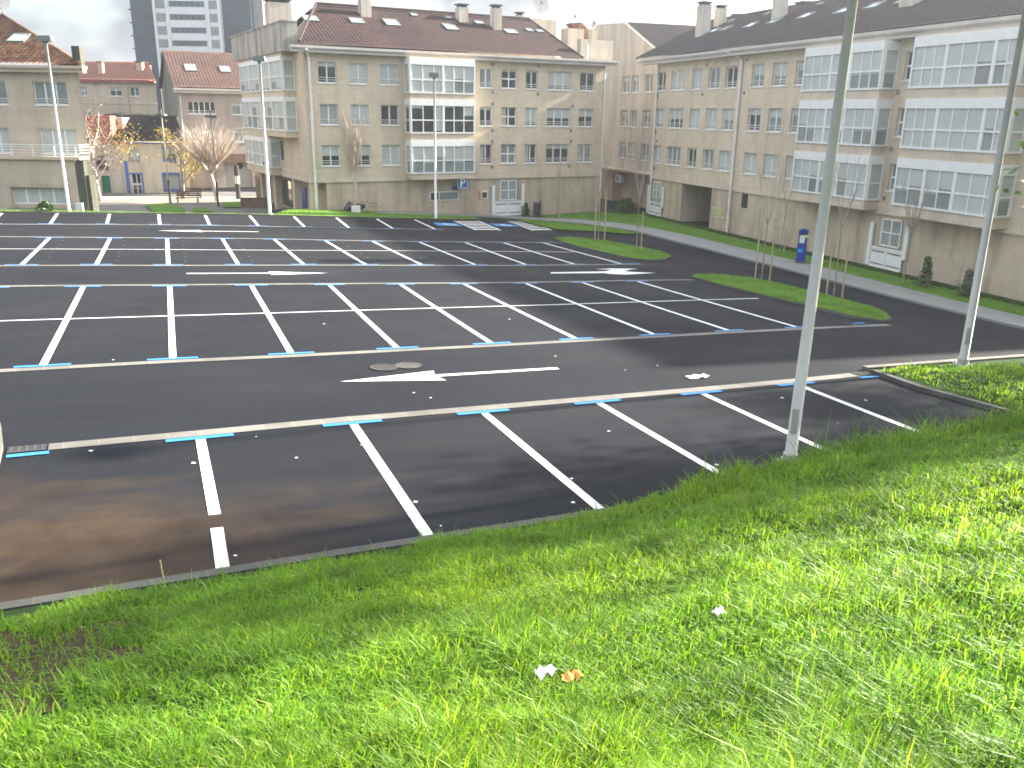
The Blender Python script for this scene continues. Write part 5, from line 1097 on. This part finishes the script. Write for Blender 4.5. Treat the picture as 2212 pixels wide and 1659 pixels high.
sap = [(26.16, 43.85, 6.4, .22, 'slender bare sapling between two stakes on the far kerbed island, left one', 3), (25.96, 39.47, 6.6, .22, 'slender bare sapling tied to a single orange stake on the far kerbed island', 4), (24.86, 28.12, 6.2, .26, 'bare sapling between two stakes on the near island, left of the thick lamp post', 6), (25.1, 24.28, 6.4, .26, 'bare sapling between two stakes on the near island, right of the thick lamp post', 7), (35.2, 38.5, 5.4, .2, 'dark upright sapling beside the ticket machine along the right-hand facade', 9), (35.2, 58.6, 5.2, .2, 'bare sapling in the corner lawn between the two blocks', 10), (30.6, 57.3, 5.0, .12, 'thin leafless whip on the verge right of the hatched bay', 11)]
for (x, y, h, sp, lb, sd) in sap: bare_tree(x, y, t1(x, y) + .08, h, sp, lb, 'bare_sapling', .030, 'twigdark', 'bark', .42, sd, shoots=7, fine=3)
bare_tree(33.5, 28.3, t1(33.5, 28.3) + .05, 5.2, .25, 'dark bare sapling on the strip left of the white shutter of the right-hand block', 'bare_sapling', .04, 'twigdark', 'bark', .45, 15, shoots=12, fine=5)
def stake(x, y, h, label, lean=(0, 0)):
    z = t1(x, y) + .05; m = MB().tube([(x, y, z), (x + lean[0], y + lean[1], z + h)], [.035, .032], 7); o_ = tag(m.build('tree_stake', 'woodpost'), label, 'stake', 'timber stakes beside the saplings')
for (x, y, h, lb) in [(26.0, 44.0, 2.6, 'left timber stake of the left sapling on the far island'), (26.42, 43.6, 2.6, 'right timber stake of the left sapling on the far island'), (26.15, 39.3, 2.1, 'orange timber stake of the right sapling on the far island'), (24.66, 28.3, 2.2, 'left timber stake of the sapling just left of the thick lamp post'), (25.1, 27.9, 2.4, 'right timber stake of the sapling just left of the thick lamp post'), (24.95, 24.5, 2.3, 'left timber stake of the sapling just right of the thick lamp post'), (25.36, 24.1, 2.3, 'right timber stake of the sapling just right of the thick lamp post'), (35.25, 58.3, 2.3, 'timber stake of the sapling in the corner lawn'), (35.3, 38.3, 1.3, 'short timber stake of the dark sapling by the ticket machine'), (30.6, 57.1, 1.9, 'timber stake of the thin whip on the verge')]: stake(x, y, h, lb)
def shrub(x, y, h, r, label, n=700, leaf='shrub'):
    z = t1(x, y) + .05; t = thing('shrub', (x, y, z), label, 'shrub', 'shrubs along the facades'); m = MB(); rr_ = random.Random(int(x * 10))
    for k in range(7): limb(m, (x, y, z), (rr_.uniform(-.6, .6), rr_.uniform(-.6, .6), 1), h * .8, .02, .008, rr_, .15, 4, 4)
    m.build('stem', 'bark', t); q = RNG.uniform(0, 1, n); a = RNG.uniform(0, 6.28, n); rr = r * (1 - q * .75) * np.sqrt(RNG.uniform(0, 1, n)) * (1 + .25 * np.sin(3 * a + 7 * q)); P = np.stack([x + rr * np.cos(a), y + rr * np.sin(a), z + .05 + q * h], 1); leaf_cloud('foliage', P, .09, leaf, t)
shrub(34.1, 27.6, 1.35, .38, 'conical grey green shrub against the right-hand facade, right of the white shutter'); shrub(34.0, 25.3, 1.15, .38, 'grey green shrub against the right-hand facade behind the far right lamp post'); shrub(29.2, 59.9, .95, .3, 'small conifer between the white shutter and the litter bin', 400, 'leafgreen'); shrub(37.6, 58.9, 1.1, 1.3, 'broad dark shrub in the corner between the two blocks', 1600, 'leafgreen'); shrub(-2.9, 53.3, .5, .55, 'small green bush at the lot edge before the window of the sandstone house', 300, 'leafgreen')
# evergreens just beyond the right edge of the picture: one tip shows, their shade falls on the nearest row and the bank
def evergreen(x, y, h, R_, label, n, seed, zlo):
    t = thing('evergreen_tree', (x, y, float(bank(x, y))), label, 'tree', 'evergreens beside the bank'); z = float(bank(x, y)); rr_ = random.Random(seed); m = MB(); pts, d = limb(m, (x, y, z), (0, 0, 1), h * .75, h * .025, h * .01, rr_, .05, 6, 8); C = []
    for k in range(26):
        q = np.array([x, y, z + zlo]) + np.array([0, 0, (h - zlo) * rr_.random()]); a = rr_.uniform(0, 6.28); f_ = (q[2] - z - zlo) / (h - zlo); L = R_ * (.55 + .45 * math.sin(3.14 * (.25 + .7 * f_))); p2, _ = limb(m, q - np.array([0, 0, .4]), (math.cos(a), math.sin(a), .35), L * .9, h * .007, h * .003, rr_, .12, 4, 4); C += p2[2:]
    m.build('trunk', 'bark', t); C = np.array(C); P = C[RNG.integers(0, len(C), n)] + RNG.normal(size=(n, 3)) * R_ * .16; leaf_cloud('crown', P, .12, 'leafgreen', t)
evergreen(18.6, 8.6, 7.2, 3.3, 'leafy evergreen whose branch tips show at the upper right edge', 5200, 21, 2.6)
evergreen(24.5, 7.4, 12.5, 3.6, 'tall evergreen outside the right edge shading the far side of the bank', 12000, 22, 1.6)
evergreen(32.0, 10.7, 10.5, 3.6, 'evergreen outside the right edge beyond the end of the long block', 11000, 23, 2.4)

# ------------------------------------------------------------------ thin distant haze, added also for a pale lens veil towards the sun
def haze(density):
    m = bpy.data.materials.new('veil_haze'); m.use_nodes = True; t = m.node_tree; t.nodes.clear(); o = t.nodes.new('ShaderNodeOutputMaterial'); v = t.nodes.new('ShaderNodeVolumePrincipled')
    v.inputs['Color'].default_value = (.92, .95, 1.0, 1); v.inputs['Density'].default_value = density; v.inputs['Anisotropy'].default_value = .72; t.links.new(v.outputs[0], o.inputs['Volume']); MT['haze'] = m
    b = MB().box(WORLD, -1000, 1000, -700, 1700, -6.5, 52); b.f = [(0, 2, 3, 1), (4, 5, 7, 6), (0, 1, 5, 4), (2, 6, 7, 3), (0, 4, 6, 2), (1, 3, 7, 5)]      # faces outwards
    tag(b.build('haze', 'haze'), kind='stuff')
haze(.0009)
